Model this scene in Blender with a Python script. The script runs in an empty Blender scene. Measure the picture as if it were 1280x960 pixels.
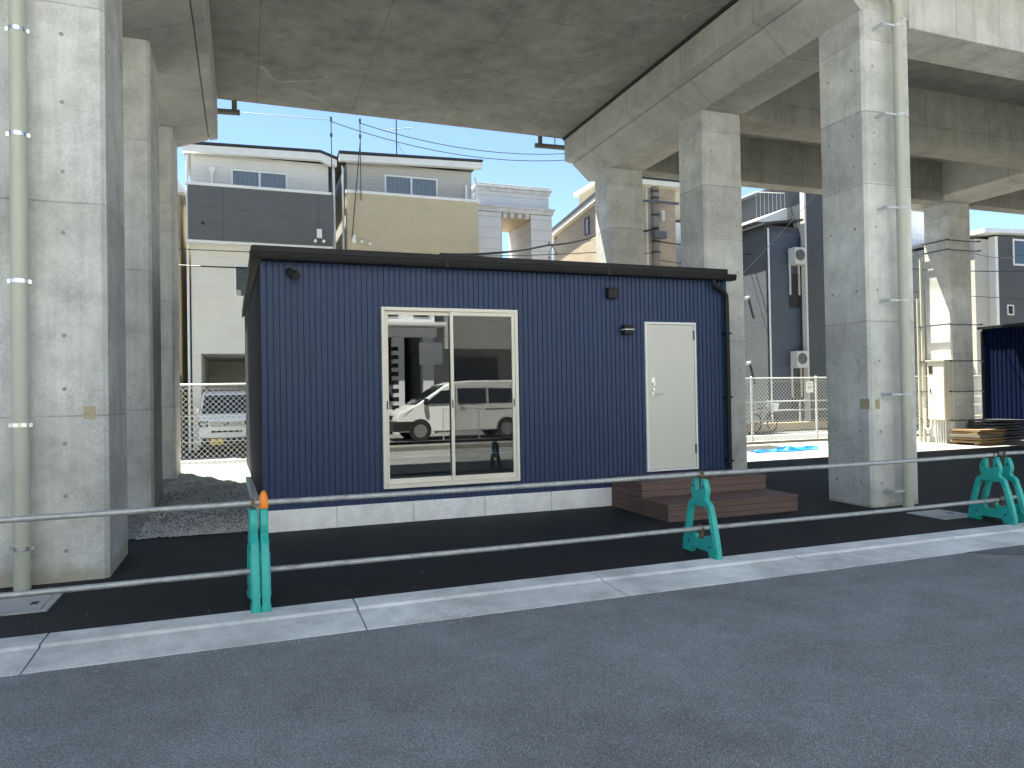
import bpy, bmesh, math, random
import numpy as np
from mathutils import Vector, Matrix
random.seed(7)
SC = bpy.context.scene
COL = SC.collection
PI = math.pi
R = math.radians

# ------------------------------------------------------------------ materials
class NT:
    """small helper round a node tree"""
    def __init__(s, name):
        s.m = bpy.data.materials.new(name); s.m.use_nodes = True
        s.t = s.m.node_tree; s.n = s.t.nodes
        s.p = s.n['Principled BSDF']; s.out = s.n['Material Output']
    def add(s, typ, **kw):
        nd = s.n.new(typ)
        for k, v in kw.items(): setattr(nd, k, v)
        return nd
    def link(s, a, b): s.t.links.new(a, b)
    def setin(s, nd, i, v):
        if hasattr(v, 'is_linked') or isinstance(v, bpy.types.NodeSocket): s.link(v, nd.inputs[i])
        else: nd.inputs[i].default_value = (*v, 1) if isinstance(v, tuple) and len(v) == 3 and nd.inputs[i].type == "RGBA" else v
    def math(s, op, a, b=0.0, c=0.0, clamp=False):
        nd = s.add('ShaderNodeMath', operation=op, use_clamp=clamp)
        s.setin(nd, 0, a); s.setin(nd, 1, b)
        if len(nd.inputs) > 2: s.setin(nd, 2, c)
        return nd.outputs[0]
    def coord(s, scale=(1, 1, 1), kind='Object'):
        tc = s.add('ShaderNodeTexCoord'); mp = s.add('ShaderNodeMapping')
        mp.inputs['Scale'].default_value = scale
        s.link(tc.outputs[kind], mp.inputs['Vector']); return mp.outputs[0]
    def noise(s, vec, scale, detail=4, rough=.55):
        nd = s.add('ShaderNodeTexNoise'); s.link(vec, nd.inputs['Vector'])
        nd.inputs['Scale'].default_value = scale; nd.inputs['Detail'].default_value = detail
        nd.inputs['Roughness'].default_value = rough
        return nd.outputs['Fac']
    def vor(s, vec, scale, out='Distance', feature='F1'):
        nd = s.add('ShaderNodeTexVoronoi', feature=feature); s.link(vec, nd.inputs['Vector'])
        nd.inputs['Scale'].default_value = scale
        return nd.outputs[out]
    def ramp(s, fac, stops, interp='LINEAR'):
        nd = s.add('ShaderNodeValToRGB'); cr = nd.color_ramp; cr.interpolation = interp
        while len(cr.elements) < len(stops): cr.elements.new(.5)
        for e, (p, c) in zip(cr.elements, stops):
            e.position = p; e.color = (c, c, c, 1) if isinstance(c, (int, float)) else (*c, 1)
        s.setin(nd, 0, fac); return nd.outputs[0]
    def mix(s, fac, a, b, mode='MIX'):
        nd = s.add('ShaderNodeMix', data_type='RGBA', blend_type=mode)
        def st(i, v):
            if isinstance(v, bpy.types.NodeSocket): s.link(v, nd.inputs[i])
            elif isinstance(v, (int, float)): nd.inputs[i].default_value = (v, v, v, 1) if i > 0 else v
            else: nd.inputs[i].default_value = (*v, 1)
        st(0, fac); st(6, a); st(7, b); return nd.outputs[2]
    def bump(s, h, strength=.3, dist=.01):
        nd = s.add('ShaderNodeBump'); nd.inputs['Strength'].default_value = strength
        nd.inputs['Distance'].default_value = dist; s.link(h, nd.inputs['Height'])
        s.link(nd.outputs[0], s.p.inputs['Normal'])
    def color(s, c): s.setin(s.p, 'Base Color', c)
    def sep(s, vec):
        nd = s.add('ShaderNodeSeparateXYZ'); s.link(vec, nd.inputs[0]); return nd.outputs

MATS = {}
def plain(name, c, rough=.5, metal=0., var=.08, vscale=3., bump=0., bscale=60., spec=None):
    """a plain surface with slight uneven tone"""
    if name in MATS: return MATS[name]
    k = NT(name); v = k.coord()
    n = k.noise(v, vscale, 6, .6)
    f = k.ramp(n, [(.25, 1 - var), (.75, 1 + var)])
    col = k.mix(1.0, c, f, 'MULTIPLY')
    k.color(col); k.p.inputs['Metallic'].default_value = metal
    rr = k.math('MULTIPLY_ADD', n, .25 * min(1, rough * 2), rough - .12 * min(1, rough * 2), clamp=True)
    k.link(rr, k.p.inputs['Roughness'])
    if spec is not None: k.p.inputs['Specular IOR Level'].default_value = spec
    if bump: k.bump(k.noise(v, bscale, 3), bump, .004)
    MATS[name] = k.m; return k.m

def concrete(name, base=(.33, .325, .305), zl=(), per=None, bands=None, streak=.5, low=None, seed=0., rough=.8, cont=1., tide=0.):
    """cast concrete: blotches, run-down streaks, formwork joints and pinholes"""
    k = NT(name); v = k.coord(); o = k.sep(v)
    mp = k.add('ShaderNodeMapping'); mp.inputs['Location'].default_value = (seed, seed * 2.3, seed * .7)
    k.link(v, mp.inputs['Vector']); w = mp.outputs[0]
    big = k.noise(w, .7, 5, .62); mid = k.noise(w, 3.2, 6, .65); fine = k.noise(w, 38, 4, .7)
    mps = k.add('ShaderNodeMapping'); mps.inputs['Scale'].default_value = (7, 7, .45); k.link(w, mps.inputs['Vector'])
    st = k.noise(mps.outputs[0], 1.6, 5, .6)
    c = 1.0
    f = k.ramp(big, [(.3, 1 - .17 * cont), (.5, 1.0), (.72, 1 + .15 * cont)])
    f = k.mix(1., f, k.ramp(mid, [(.3, 1 - .16 * cont), (.52, 1.), (.75, 1 + .13 * cont)]), 'MULTIPLY')
    f = k.mix(1., f, k.ramp(fine, [(.3, .9), (.6, 1.04)]), 'MULTIPLY')
    f = k.mix(streak, f, k.mix(1., f, k.ramp(st, [(.32, .8), (.5, 1.), (.72, 1.1)]), 'MULTIPLY'))
    col = k.mix(1., base, f, 'MULTIPLY')
    warm = k.ramp(k.noise(w, 1.3, 4), [(.45, 0.), (.7, .45)])
    col = k.mix(warm, col, k.mix(1., col, (1.03, 1., .93), 'MULTIPLY'))
    # worn pale and dark patches with shapes of their own
    pt = k.ramp(k.noise(w, 1.9, 8, .75), [(.6, 0.), (.68, .3)])
    col = k.mix(pt, col, k.mix(1., col, (1.2, 1.2, 1.19), 'MULTIPLY'))
    sm = k.ramp(k.noise(w, .9, 3, .6), [(.47, 0.), (.6, .75)])
    sg = k.ramp(k.noise(w, 46, 5, .85), [(.4, .72), (.52, 1.), (.62, 1.1)])
    col = k.mix(sm, col, k.mix(1., col, sg, 'MULTIPLY'))
    if tide:
        tn = k.noise(w, .2, 3, .5); ln_ = k.math('COMPARE', tn, .5, .0016)
        ln_ = k.math('MULTIPLY', ln_, k.ramp(k.noise(w, .45, 2), [(.47, 0.), (.57, tide)]))
        col = k.mix(ln_, col, k.mix(1., col, 1.5, 'MULTIPLY'))
        side = k.math('MULTIPLY', k.ramp(tn, [(.5, 0.), (.503, 1.), (.56, 0.)]), k.ramp(k.noise(w, .45, 2), [(.47, 0.), (.57, .5 * tide)]))
        col = k.mix(side, col, k.mix(1., col, .84, 'MULTIPLY'))
    if bands:
        zz = k.math('DIVIDE', o[2], 8.0)
        col = k.mix(1., col, k.ramp(zz, [(z / 8.0, t) for z, t in bands], 'CONSTANT'), 'MULTIPLY')
    wob = k.math('MULTIPLY', k.math('SUBTRACT', k.noise(w, 2.5, 2), .5), .02)
    line = None
    zc = k.math('ADD', o[2], wob)
    for z in zl:
        q = k.math('COMPARE', zc, z, .007)
        line = q if line is None else k.math('MAXIMUM', line, q)
    if per:
        for ax, p, off in per:
            a = k.math('ADD', k.math('ADD', o[ax], k.math('MULTIPLY', wob, .4)), off)
            fr = k.math('FRACT', k.math('ADD', k.math('DIVIDE', a, p), 100.5))
            q = k.math('COMPARE', fr, .5, .008 / p)
            line = q if line is None else k.math('MAXIMUM', line, q)
    hgt = k.math('MULTIPLY', fine, .35)
    if line is not None:
        brk = k.ramp(k.noise(w, 4, 3), [(.32, .25), (.5, .9)])
        ln = k.math('MULTIPLY', line, brk)
        col = k.mix(k.math('MULTIPLY', ln, .62), col, k.mix(1., col, .42, 'MULTIPLY'))
        hgt = k.math('SUBTRACT', hgt, ln)
    pin = k.ramp(k.vor(w, 26), [(.05, 1.), (.085, 0.)])
    pin = k.math('MULTIPLY', pin, k.ramp(mid, [(.48, 0.), (.56, 1.)]))
    col = k.mix(k.math('MULTIPLY', pin, .45), col, k.mix(1., col, .45, 'MULTIPLY'))
    if low:
        zn = k.math('ADD', o[2], k.math('MULTIPLY', k.math('SUBTRACT', k.noise(w, 5, 5), .5), .3))
        lf = k.ramp(zn, [(low * .35, .75), (low, 0.)])
        col = k.mix(lf, col, k.mix(k.noise(w, 55, 3, .8), (.44, .41, .33), (.2, .175, .125)))
    k.color(col); k.p.inputs['Roughness'].default_value = rough
    k.p.inputs['Specular IOR Level'].default_value = .3
    k.bump(hgt, .5, .006)
    return k.m

def asphalt(name, c, spread=.35, fleck=.06, patch=.16, scale=150., dust=.012, rough=.9, spec=.3):
    k = NT(name); v = k.coord()
    n1 = k.noise(v, scale, 3, .8); n2 = k.noise(v, .55, 5, .6); n3 = k.noise(v, 2.6, 6, .7)
    vo = k.vor(v, scale * 1.3, 'Color'); sp = k.sep(vo)
    f = k.ramp(n1, [(.28, 1 - spread), (.5, 1.), (.75, 1 + spread)])
    f = k.mix(1., f, k.ramp(n2, [(.3, 1 - patch), (.7, 1 + patch)]), 'MULTIPLY')
    f = k.mix(1., f, k.ramp(n3, [(.3, 1 - patch * .8), (.7, 1 + patch * .8)]), 'MULTIPLY')
    f = k.mix(.6, f, k.mix(1., f, k.ramp(sp[0], [(0., .45), (.5, 1.), (1., 1.6)]), 'MULTIPLY'))
    col = k.mix(1., c, f, 'MULTIPLY')
    fl = k.math('GREATER_THAN', sp[1], 1 - fleck)
    col = k.mix(k.math('MULTIPLY', fl, .55), col, tuple(min(.5, x * 3.2 + .03) for x in c))
    # dusty scuffs
    mp = k.add('ShaderNodeMapping'); mp.inputs['Scale'].default_value = (.8, 3.4, 1); k.link(v, mp.inputs['Vector'])
    sc = k.ramp(k.noise(mp.outputs[0], 1.1, 9, .72), [(.58, 0.), (.72, .32)])
    col = k.mix(sc, col, tuple(x * 1.45 + dust for x in c))
    mk = k.add('ShaderNodeMapping'); mk.inputs['Scale'].default_value = (1.1, 6.5, 1); mk.inputs['Rotation'].default_value = (0, 0, .15); k.link(v, mk.inputs['Vector'])
    ms = k.ramp(k.noise(mk.outputs[0], 1.9, 3, .5), [(.73, 0.), (.77, .6)])
    col = k.mix(ms, col, tuple(x * .4 for x in c))
    dk = k.ramp(k.noise(v, 3.7, 2, .5), [(.70, 0.), (.76, .35)])
    col = k.mix(dk, col, tuple(x * .5 for x in c))
    k.color(col); k.p.inputs['Roughness'].default_value = rough
    k.p.inputs['Specular IOR Level'].default_value = spec
    k.bump(k.math('ADD', n1, k.math('MULTIPLY', sp[0], .6)), .55, .006)
    return k.m

def siding(name, c, pz=.15, px=0., depth=.5, rough=.6, var=.06, brick=None):
    """lap siding / tile cladding: joints by height and along both horizontals"""
    k = NT(name); v = k.coord(); o = k.sep(v)
    f = k.ramp(k.noise(v, 1.2, 6, .65), [(.3, 1 - var), (.7, 1 + var)])
    f = k.mix(1., f, k.ramp(k.noise(v, 24, 4, .7), [(.3, .93), (.7, 1.06)]), 'MULTIPLY')
    col = k.mix(1., c, f, 'MULTIPLY')
    zr = k.math('FLOOR', k.math('DIVIDE', o[2], pz))
    fz = k.math('FRACT', k.math('DIVIDE', o[2], pz))
    ln = k.math('LESS_THAN', fz, .08)
    if px:
        h = k.math('ADD', k.math('ADD', o[0], o[1]), k.math('MULTIPLY', k.math('MODULO', zr, 2.), px * .5 if brick else 0.))
        fx = k.math('FRACT', k.math('ADD', k.math('DIVIDE', h, px), 100.))
        ln = k.math('MAXIMUM', ln, k.math('LESS_THAN', fx, .08 * pz / px if px > pz else .08))
        if brick:
            cell = k.math('FRACT', k.math('MULTIPLY', k.math('SINE', k.math('ADD', k.math('MULTIPLY', zr, 12.9), k.math('MULTIPLY', k.math('FLOOR', k.math('DIVIDE', h, px)), 78.2))), 43.7))
            col = k.mix(k.math('MULTIPLY', cell, .5), col, brick)
    col = k.mix(k.math('MULTIPLY', ln, depth), col, k.mix(1., col, .5, 'MULTIPLY'))
    k.color(col); k.p.inputs['Roughness'].default_value = rough
    k.bump(k.math('SUBTRACT', 1., ln), .4, .01)
    return k.m

def glass(name, refl=.12, tint=(.5, .55, .57), rough=0.):
    k = NT(name)
    g = k.add('ShaderNodeBsdfGlossy'); g.inputs['Roughness'].default_value = rough; g.inputs['Color'].default_value = (.96, .98, 1, 1)
    t = k.add('ShaderNodeBsdfTransparent'); t.inputs['Color'].default_value = (*tint, 1)
    fr = k.add('ShaderNodeFresnel'); fr.inputs['IOR'].default_value = 1.5
    fac = k.math('ADD', fr.outputs[0], refl, clamp=True)
    mx = k.add('ShaderNodeMixShader'); k.link(fac, mx.inputs[0]); k.link(t.outputs[0], mx.inputs[1]); k.link(g.outputs[0], mx.inputs[2])
    k.link(mx.outputs[0], k.out.inputs['Surface']); return k.m

def screenmat(name, dens=.3):
    k = NT(name); k.color((.03, .03, .033)); k.p.inputs['Roughness'].default_value = .8
    k.p.inputs['Alpha'].default_value = dens; return k.m

def gravelmat(name, c):
    k = NT(name); v = k.coord()
    vo = k.vor(v, 42, 'Color'); d = k.vor(v, 42); s = k.sep(vo)
    f = k.ramp(s[0], [(0., .55), (.5, 1.), (1., 1.5)])
    f = k.mix(1., f, k.ramp(d, [(.0, 1.1), (.55, .5)]), 'MULTIPLY')
    f = k.mix(1., f, k.ramp(k.noise(v, 1.1, 4), [(.3, .85), (.7, 1.15)]), 'MULTIPLY')
    k.color(k.mix(1., c, f, 'MULTIPLY')); k.p.inputs['Roughness'].default_value = .9
    k.bump(k.math('SUBTRACT', 1., d), .9, .02); return k.m

def galvanised(name):
    k = NT(name); v = k.coord()
    n = k.noise(v, 14, 6, .7); sp = k.sep(k.vor(v, 55, 'Color'))
    mp = k.add('ShaderNodeMapping'); mp.inputs['Scale'].default_value = (2.2, 9, 9); k.link(v, mp.inputs['Vector'])
    sc = k.noise(mp.outputs[0], 2.2, 6, .75)
    c = k.mix(k.ramp(n, [(.3, 0.), (.7, 1.)]), (.26, .27, .27), (.46, .47, .47))
    c = k.mix(k.math('MULTIPLY', sp[0], .3), c, (.55, .56, .56))
    c = k.mix(k.ramp(sc, [(.58, 0.), (.66, .7)]), c, (.13, .115, .1))
    k.color(c); k.p.inputs['Metallic'].default_value = .45
    k.link(k.ramp(n, [(.3, .36), (.7, .6)]), k.p.inputs['Roughness']); k.bump(n, .12, .003); return k.m

def boards(name, c, pz=.09):
    k = NT(name); v = k.coord(); o = k.sep(v)
    mp = k.add('ShaderNodeMapping'); mp.inputs['Scale'].default_value = (1.2, 14, 14); k.link(v, mp.inputs['Vector'])
    f = k.ramp(k.noise(mp.outputs[0], 3, 6, .7), [(.3, .82), (.7, 1.16)])
    f = k.mix(1., f, k.ramp(k.noise(v, 1.7, 4), [(.3, .9), (.7, 1.1)]), 'MULTIPLY')
    k.color(k.mix(1., c, f, 'MULTIPLY')); k.p.inputs['Roughness'].default_value = .62
    k.bump(k.noise(mp.outputs[0], 20, 3), .12, .003); return k.m

M_ = {}
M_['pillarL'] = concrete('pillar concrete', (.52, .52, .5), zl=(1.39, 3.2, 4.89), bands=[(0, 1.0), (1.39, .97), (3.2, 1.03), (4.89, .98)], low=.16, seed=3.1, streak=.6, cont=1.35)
M_['pillarR'] = concrete('slim pillar concrete', (.52, .52, .50), zl=(2.35, 4.1, 5.02, 5.95), bands=[(0, 1.0), (2.35, 1.04), (4.1, .9), (5.02, 1.05), (5.95, .95)], low=.05, seed=8.7, streak=.5, cont=1.2)
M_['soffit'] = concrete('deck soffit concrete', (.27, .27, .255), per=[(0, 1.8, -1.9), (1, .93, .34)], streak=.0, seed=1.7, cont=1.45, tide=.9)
M_['beam'] = concrete('beam concrete', (.27, .265, .24), per=[(0, 1.75, -1.85)], zl=(6.6,), seed=5.2, streak=.6)  # darker copy of the beam concrete: shade under the deck is in it
M_['beam_lit'] = concrete('lit front beam concrete', (.45, .45, .43), per=[(0, 1.75, -1.85)], seed=4.2, streak=.7)  # lighter copy for the front beam: its sky light is in the colour
M_['cross'] = concrete('crossbeam concrete', (.41, .41, .39), per=[(1, 1.8, .3)], seed=9.4, streak=.35)
M_['found'] = concrete('foundation concrete', (.74, .745, .74), per=[(0, .9, .1)], seed=2.2, streak=.2)
M_['kerb'] = concrete('kerb concrete', (.66, .66, .645), seed=6.1, streak=0., rough=.75, cont=1.5)
M_['lid'] = concrete('lid concrete', (.42, .42, .41), seed=4.4, streak=0.)
M_['apron'] = concrete('apron concrete', (.24, .23, .21), per=[(0, 3.0, 0.)], seed=7.7, streak=0.)
M_['hole'] = plain('tie hole mortar', (.27, .27, .262), .9, var=.15)
M_['patch'] = plain('repair mortar', (.36, .32, .22), .9, var=.2, vscale=20)
M_['lot'] = asphalt('fresh black asphalt', (.0165, .0172, .0195), .3, .03, .22, 130., rough=.75, spec=.3, dust=.03)
M_['road'] = asphalt('worn grey asphalt', (.22, .229, .234), .85, .035, .2, 150.)
M_['roadpatch'] = asphalt('darker asphalt patch', (.15, .153, .158), .5, .02, .1, 130.)
M_['street'] = asphalt('back street asphalt', (.07, .072, .076), .3, .04, .1, 60.)
M_['forecourt'] = asphalt('pale forecourt asphalt', (.2, .2, .195), .3, .04, .1, 60.)
M_['gravel'] = gravelmat('grey crushed stone', (.42, .42, .41))
M_['stone'] = plain('stone chips', (.42, .42, .41), .9, var=.3, vscale=9)
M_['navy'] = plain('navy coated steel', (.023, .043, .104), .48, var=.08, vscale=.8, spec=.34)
M_['navy_shaded'] = plain('navy coated steel shaded side', (.018, .021, .030), .7, var=.06, vscale=.8, spec=.12)  # the navy steel made darker and greyer: the side's shade is in it
M_['black'] = plain('black coated steel', (.014, .014, .015), .5, var=.08, spec=.25)
M_['blackpl'] = plain('black plastic', (.02, .02, .021), .5, var=.05)
M_['ivory'] = plain('ivory aluminium', (.72, .68, .58), .4, var=.04)
M_['door'] = plain('ivory grey door paint', (.6, .59, .54), .45, var=.03, vscale=1.)
M_['white'] = plain('white paint', (.76, .76, .74), .5, var=.05)
M_['chrome'] = plain('satin steel', (.72, .72, .7), .25, 1., var=.05)
M_['galv'] = galvanised('galvanised pipe')
M_['post'] = plain('galvanised post', (.5, .52, .53), .5, .3, var=.1)
M_['wire'] = plain('coated fence wire', (.6, .61, .6), .5, .1, var=.05)
M_['rust'] = plain('rusty clamp', (.16, .10, .065), .7, .4, var=.5, vscale=30)
def scuffed(name, c, rough):
    k = NT(name); v = k.coord()
    f = k.ramp(k.noise(v, 6, 5, .65), [(.3, .84), (.7, 1.12)])
    col = k.mix(1., c, f, 'MULTIPLY')
    pale = k.ramp(k.noise(v, 34, 7, .78), [(.57, 0.), (.66, .5)])
    col = k.mix(pale, col, tuple(x * .6 + .16 for x in c))
    grime = k.ramp(k.noise(v, 11, 7, .7), [(.56, 0.), (.7, .55)])
    col = k.mix(grime, col, tuple(x * .45 + .02 for x in c))
    k.color(col); k.p.inputs['Roughness'].default_value = rough; k.bump(k.noise(v, 60, 4), .15, .003); return k.m
M_['teal'] = scuffed('turquoise plastic', (.022, .38, .335), .45)
M_['orange'] = plain('orange plastic', (.82, .23, .02), .4, var=.06)
M_['pvc'] = plain('beige pvc pipe', (.42, .415, .35), .38, var=.08, vscale=1.5)
M_['brownpipe'] = plain('grey brown pipe', (.13, .115, .095), .6, var=.2)
M_['deck'] = boards('brown composite board', (.125, .077, .063))
M_['glass'] = glass('clear window glass', .11, (.3, .33, .35))
M_['glass2'] = glass('window glass behind screen', .085, (.35, .38, .4))
M_['screen'] = screenmat('insect mesh', .25)
M_['hglass'] = plain('far window glass', (.05, .06, .075), .08, var=.3, vscale=.8)
M_['curtain'] = siding('curtain cloth', (.42, .43, .43), pz=99, px=.13, depth=.85)
M_['sideW'] = siding('pale lap siding', (.66, .65, .62), .15, depth=.2)
M_['sideG'] = siding('charcoal block siding', (.10, .105, .108), .1, .3, .35, brick=(.13, .135, .138))
M_['sideC'] = siding('cream siding', (.68, .67, .61), .3, depth=.12)
M_['sideLG'] = siding('light grey siding', (.45, .435, .4), .12, .3, .35, brick=(.5, .48, .45))
M_['sideTan'] = siding('tan block siding', (.50, .43, .295), .1, .3, .35, brick=(.55, .475, .335))
M_['tower'] = siding('white stone cladding', (.66, .655, .66), .42, depth=.45)
M_['cornice'] = plain('weathered white stone', (.6, .59, .585), .7, var=.22, vscale=5)
M_['brick'] = siding('pinkish brick', (.38, .30, .23), .1, .28, .4, brick=(.48, .4, .3))
M_['tanwall'] = siding('tan render', (.42, .33, .22), .6, depth=.1)
M_['navyH'] = siding('navy house siding', (.06, .075, .11), .2, depth=.3)
M_['navyH_sunlit'] = siding('sunlit navy house siding', (.075, .087, .102), .2, depth=.3)  # navy siding again, lighter and greyer: the flank's sunlight is in the colour
M_['charH'] = siding('charcoal house siding', (.055, .06, .07), .9, depth=.2)
M_['tile'] = siding('white glazed tile', (.6, .6, .63), .3, .3, .45, rough=.35)
M_['roof'] = plain('dark roofing', (.03, .03, .034), .6, var=.1)
M_['whiteR'] = plain('white metal roof', (.75, .76, .77), .4, var=.05)
M_['acu'] = plain('air conditioner shell', (.55, .55, .52), .45, var=.05)
M_['dark'] = plain('dark void', (.02, .02, .022), .7)
M_['cable'] = plain('black cable', (.012, .012, .013), .5)
M_['tarp'] = plain('blue tarpaulin', (.01, .13, .55), .4, var=.15, vscale=4)
M_['wood'] = boards('weathered plywood', (.20, .13, .065))
M_['panel'] = plain('grey steel panel', (.10, .103, .115), .5, .3, var=.45, vscale=6)
M_['ebox'] = plain('cream cabinet paint', (.62, .59, .48), .45, var=.03)
M_['carW'] = plain('white car paint', (.78, .79, .8), .18, var=.02)
M_['carS'] = plain('silver white van paint', (.74, .75, .76), .2, var=.02)
M_['carG'] = plain('vehicle glass', (.02, .026, .032), .04, var=.05)
M_['tyre'] = plain('tyre rubber', (.018, .018, .018), .8)
M_['rim'] = plain('steel rim', (.4, .4, .41), .35, .7)
M_['lamp'] = plain('headlamp lens', (.5, .52, .55), .08, .3)
M_['plateY'] = plain('yellow number plate', (.75, .55, .10), .5, var=.03)
M_['leaf'] = plain('leaf green', (.06, .10, .03), .6, var=.3)
M_['red'] = plain('red plastic', (.45, .04, .04), .4)
M_['opp'] = plain('white rendered wall', (.72, .73, .75), .7, var=.05)

# ------------------------------------------------------------------ mesh builder
class B:
    def __init__(s): s.v = []; s.f = []; s.mi = []
    def poly(s, pts, mi=0):
        n = len(s.v); s.v += [tuple(p) for p in pts]; s.f.append(tuple(range(n, n + len(pts)))); s.mi.append(mi); return s
    def box(s, x0, x1, y0, y1, z0, z1, mi=0):
        n = len(s.v)
        s.v += [(x0, y0, z0), (x1, y0, z0), (x1, y1, z0), (x0, y1, z0), (x0, y0, z1), (x1, y0, z1), (x1, y1, z1), (x0, y1, z1)]
        for q in ((0, 3, 2, 1), (4, 5, 6, 7), (0, 1, 5, 4), (1, 2, 6, 5), (2, 3, 7, 6), (3, 0, 4, 7)):
            s.f.append(tuple(n + i for i in q)); s.mi.append(mi)
        return s
    def hexa(s, c, mi=0):
        n = len(s.v); s.v += [tuple(p) for p in c]
        for q in ((0, 3, 2, 1), (4, 5, 6, 7), (0, 1, 5, 4), (1, 2, 6, 5), (2, 3, 7, 6), (3, 0, 4, 7)):
            s.f.append(tuple(n + i for i in q)); s.mi.append(mi)
        return s
    def cyl(s, p0, p1, r0, r1=None, n=14, mi=0):
        r1 = r0 if r1 is None else r1
        p0 = Vector(p0); p1 = Vector(p1); d = (p1 - p0).normalized()
        a = d.orthogonal().normalized(); b = d.cross(a); k = len(s.v)
        for p, r in ((p0, r0), (p1, r1)):
            for i in range(n):
                t = 2 * PI * i / n; s.v.append(tuple(p + a * (r * math.cos(t)) + b * (r * math.sin(t))))
        for i in range(n):
            j = (i + 1) % n; s.f.append((k + i, k + j, k + n + j, k + n + i)); s.mi.append(mi)
        s.f.append(tuple(k + i for i in reversed(range(n)))); s.mi.append(mi)
        s.f.append(tuple(k + n + i for i in range(n))); s.mi.append(mi)
        return s
    def tube(s, pts, r, n=8, mi=0):
        pts = [Vector(p) for p in pts]; k = len(s.v); up = None
        for i, p in enumerate(pts):
            d = (pts[min(i + 1, len(pts) - 1)] - pts[max(i - 1, 0)]).normalized()
            if up is None: up = d.orthogonal().normalized()
            up = (up - d * up.dot(d)).normalized(); b = d.cross(up)
            for j in range(n):
                t = 2 * PI * j / n; s.v.append(tuple(p + up * (r * math.cos(t)) + b * (r * math.sin(t))))
        for i in range(len(pts) - 1):
            for j in range(n):
                q = (j + 1) % n; s.f.append((k + i * n + j, k + i * n + q, k + (i + 1) * n + q, k + (i + 1) * n + j)); s.mi.append(mi)
        s.f.append(tuple(k + j for j in reversed(range(n)))); s.mi.append(mi)
        e = k + (len(pts) - 1) * n; s.f.append(tuple(e + j for j in range(n))); s.mi.append(mi)
        return s
    def prism(s, prof, axis, a, b, mi=0):
        """profile in the two other axes, swept along axis from a to b"""
        def P(u, v, w): return {'x': (w, u, v), 'y': (u, w, v), 'z': (u, v, w)}[axis]
        n = len(prof); k = len(s.v)
        s.v += [P(u, v, a) for u, v in prof] + [P(u, v, b) for u, v in prof]
        for i in range(n):
            j = (i + 1) % n; s.f.append((k + i, k + j, k + n + j, k + n + i)); s.mi.append(mi)
        s.f.append(tuple(k + i for i in reversed(range(n)))); s.mi.append(mi)
        s.f.append(tuple(k + n + i for i in range(n))); s.mi.append(mi)
        return s
    def build(s, name, mats, parent=None, loc=(0, 0, 0), bevel=0., smooth=True, fixn=True, seg=2):
        me = bpy.data.meshes.new(name); me.from_pydata(s.v, [], s.f)
        if not isinstance(mats, (list, tuple)): mats = [mats]
        for m in mats: me.materials.append(M_[m] if isinstance(m, str) else m)
        me.polygons.foreach_set('material_index', s.mi)
        if fixn:
            bm = bmesh.new(); bm.from_mesh(me); bmesh.ops.recalc_face_normals(bm, faces=bm.faces[:]); bm.to_mesh(me); bm.free()
        if smooth:
            me.polygons.foreach_set('use_smooth', [True] * len(me.polygons)); me.set_sharp_from_angle(angle=R(38))
        me.update()
        o = bpy.data.objects.new(name, me); COL.objects.link(o); o.location = loc
        if parent: o.parent = parent
        if bevel:
            md = o.modifiers.new('edge', 'BEVEL'); md.width = bevel; md.segments = seg; md.limit_method = 'ANGLE'; md.angle_limit = R(50); md.harden_normals = smooth
        return o

def tag(o, label=None, cat=None, group=None, kind=None):
    if label: o['label'] = label
    if cat: o['category'] = cat
    if group: o['group'] = group
    if kind: o['kind'] = kind
    return o
def thing(name, label, cat, loc=(0, 0, 0), rz=0., group=None):
    o = bpy.data.objects.new(name, None); COL.objects.link(o); o.location = loc; o.rotation_euler = (0, 0, rz)
    o.empty_display_size = .2
    return tag(o, label, cat, group, 'thing')
def clone(o, parent=None):
    c = o.copy(); COL.objects.link(c); c.parent = parent
    for ch in list(o.children): clone(ch, c)
    return c
def dup(root, label, loc, rz=None):
    c = clone(root); c['label'] = label; c.location = loc
    if rz is not None: c.rotation_euler = (0, 0, rz)
    return c
def plate2d(name, loops, thick, bevel, mat, parent):
    """flat outline with holes given in (u=y, v=z), thickness along x, rounded edges"""
    cu = bpy.data.curves.new(name, 'CURVE'); cu.dimensions = '2D'; cu.fill_mode = 'BOTH'
    cu.extrude = max(.0005, thick / 2 - bevel); cu.bevel_depth = bevel; cu.bevel_resolution = 2; cu.offset = -bevel
    for lp in loops:
        sp = cu.splines.new('POLY'); sp.points.add(len(lp) - 1); sp.use_cyclic_u = True
        for p, (u, v) in zip(sp.points, lp): p.co = (u, v, 0, 1)
    to = bpy.data.objects.new(name, cu); COL.objects.link(to)
    dg = bpy.context.evaluated_depsgraph_get(); me = bpy.data.meshes.new_from_object(to.evaluated_get(dg))
    bpy.data.objects.remove(to); bpy.data.curves.remove(cu)
    me.transform(Matrix(((0, 0, 1, 0), (1, 0, 0, 0), (0, 1, 0, 0), (0, 0, 0, 1))))
    me.materials.clear(); me.materials.append(M_[mat])
    me.polygons.foreach_set('use_smooth', [True] * len(me.polygons)); me.set_sharp_from_angle(angle=R(40))
    o = bpy.data.objects.new(name, me); COL.objects.link(o); o.parent = parent
    return o
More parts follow.
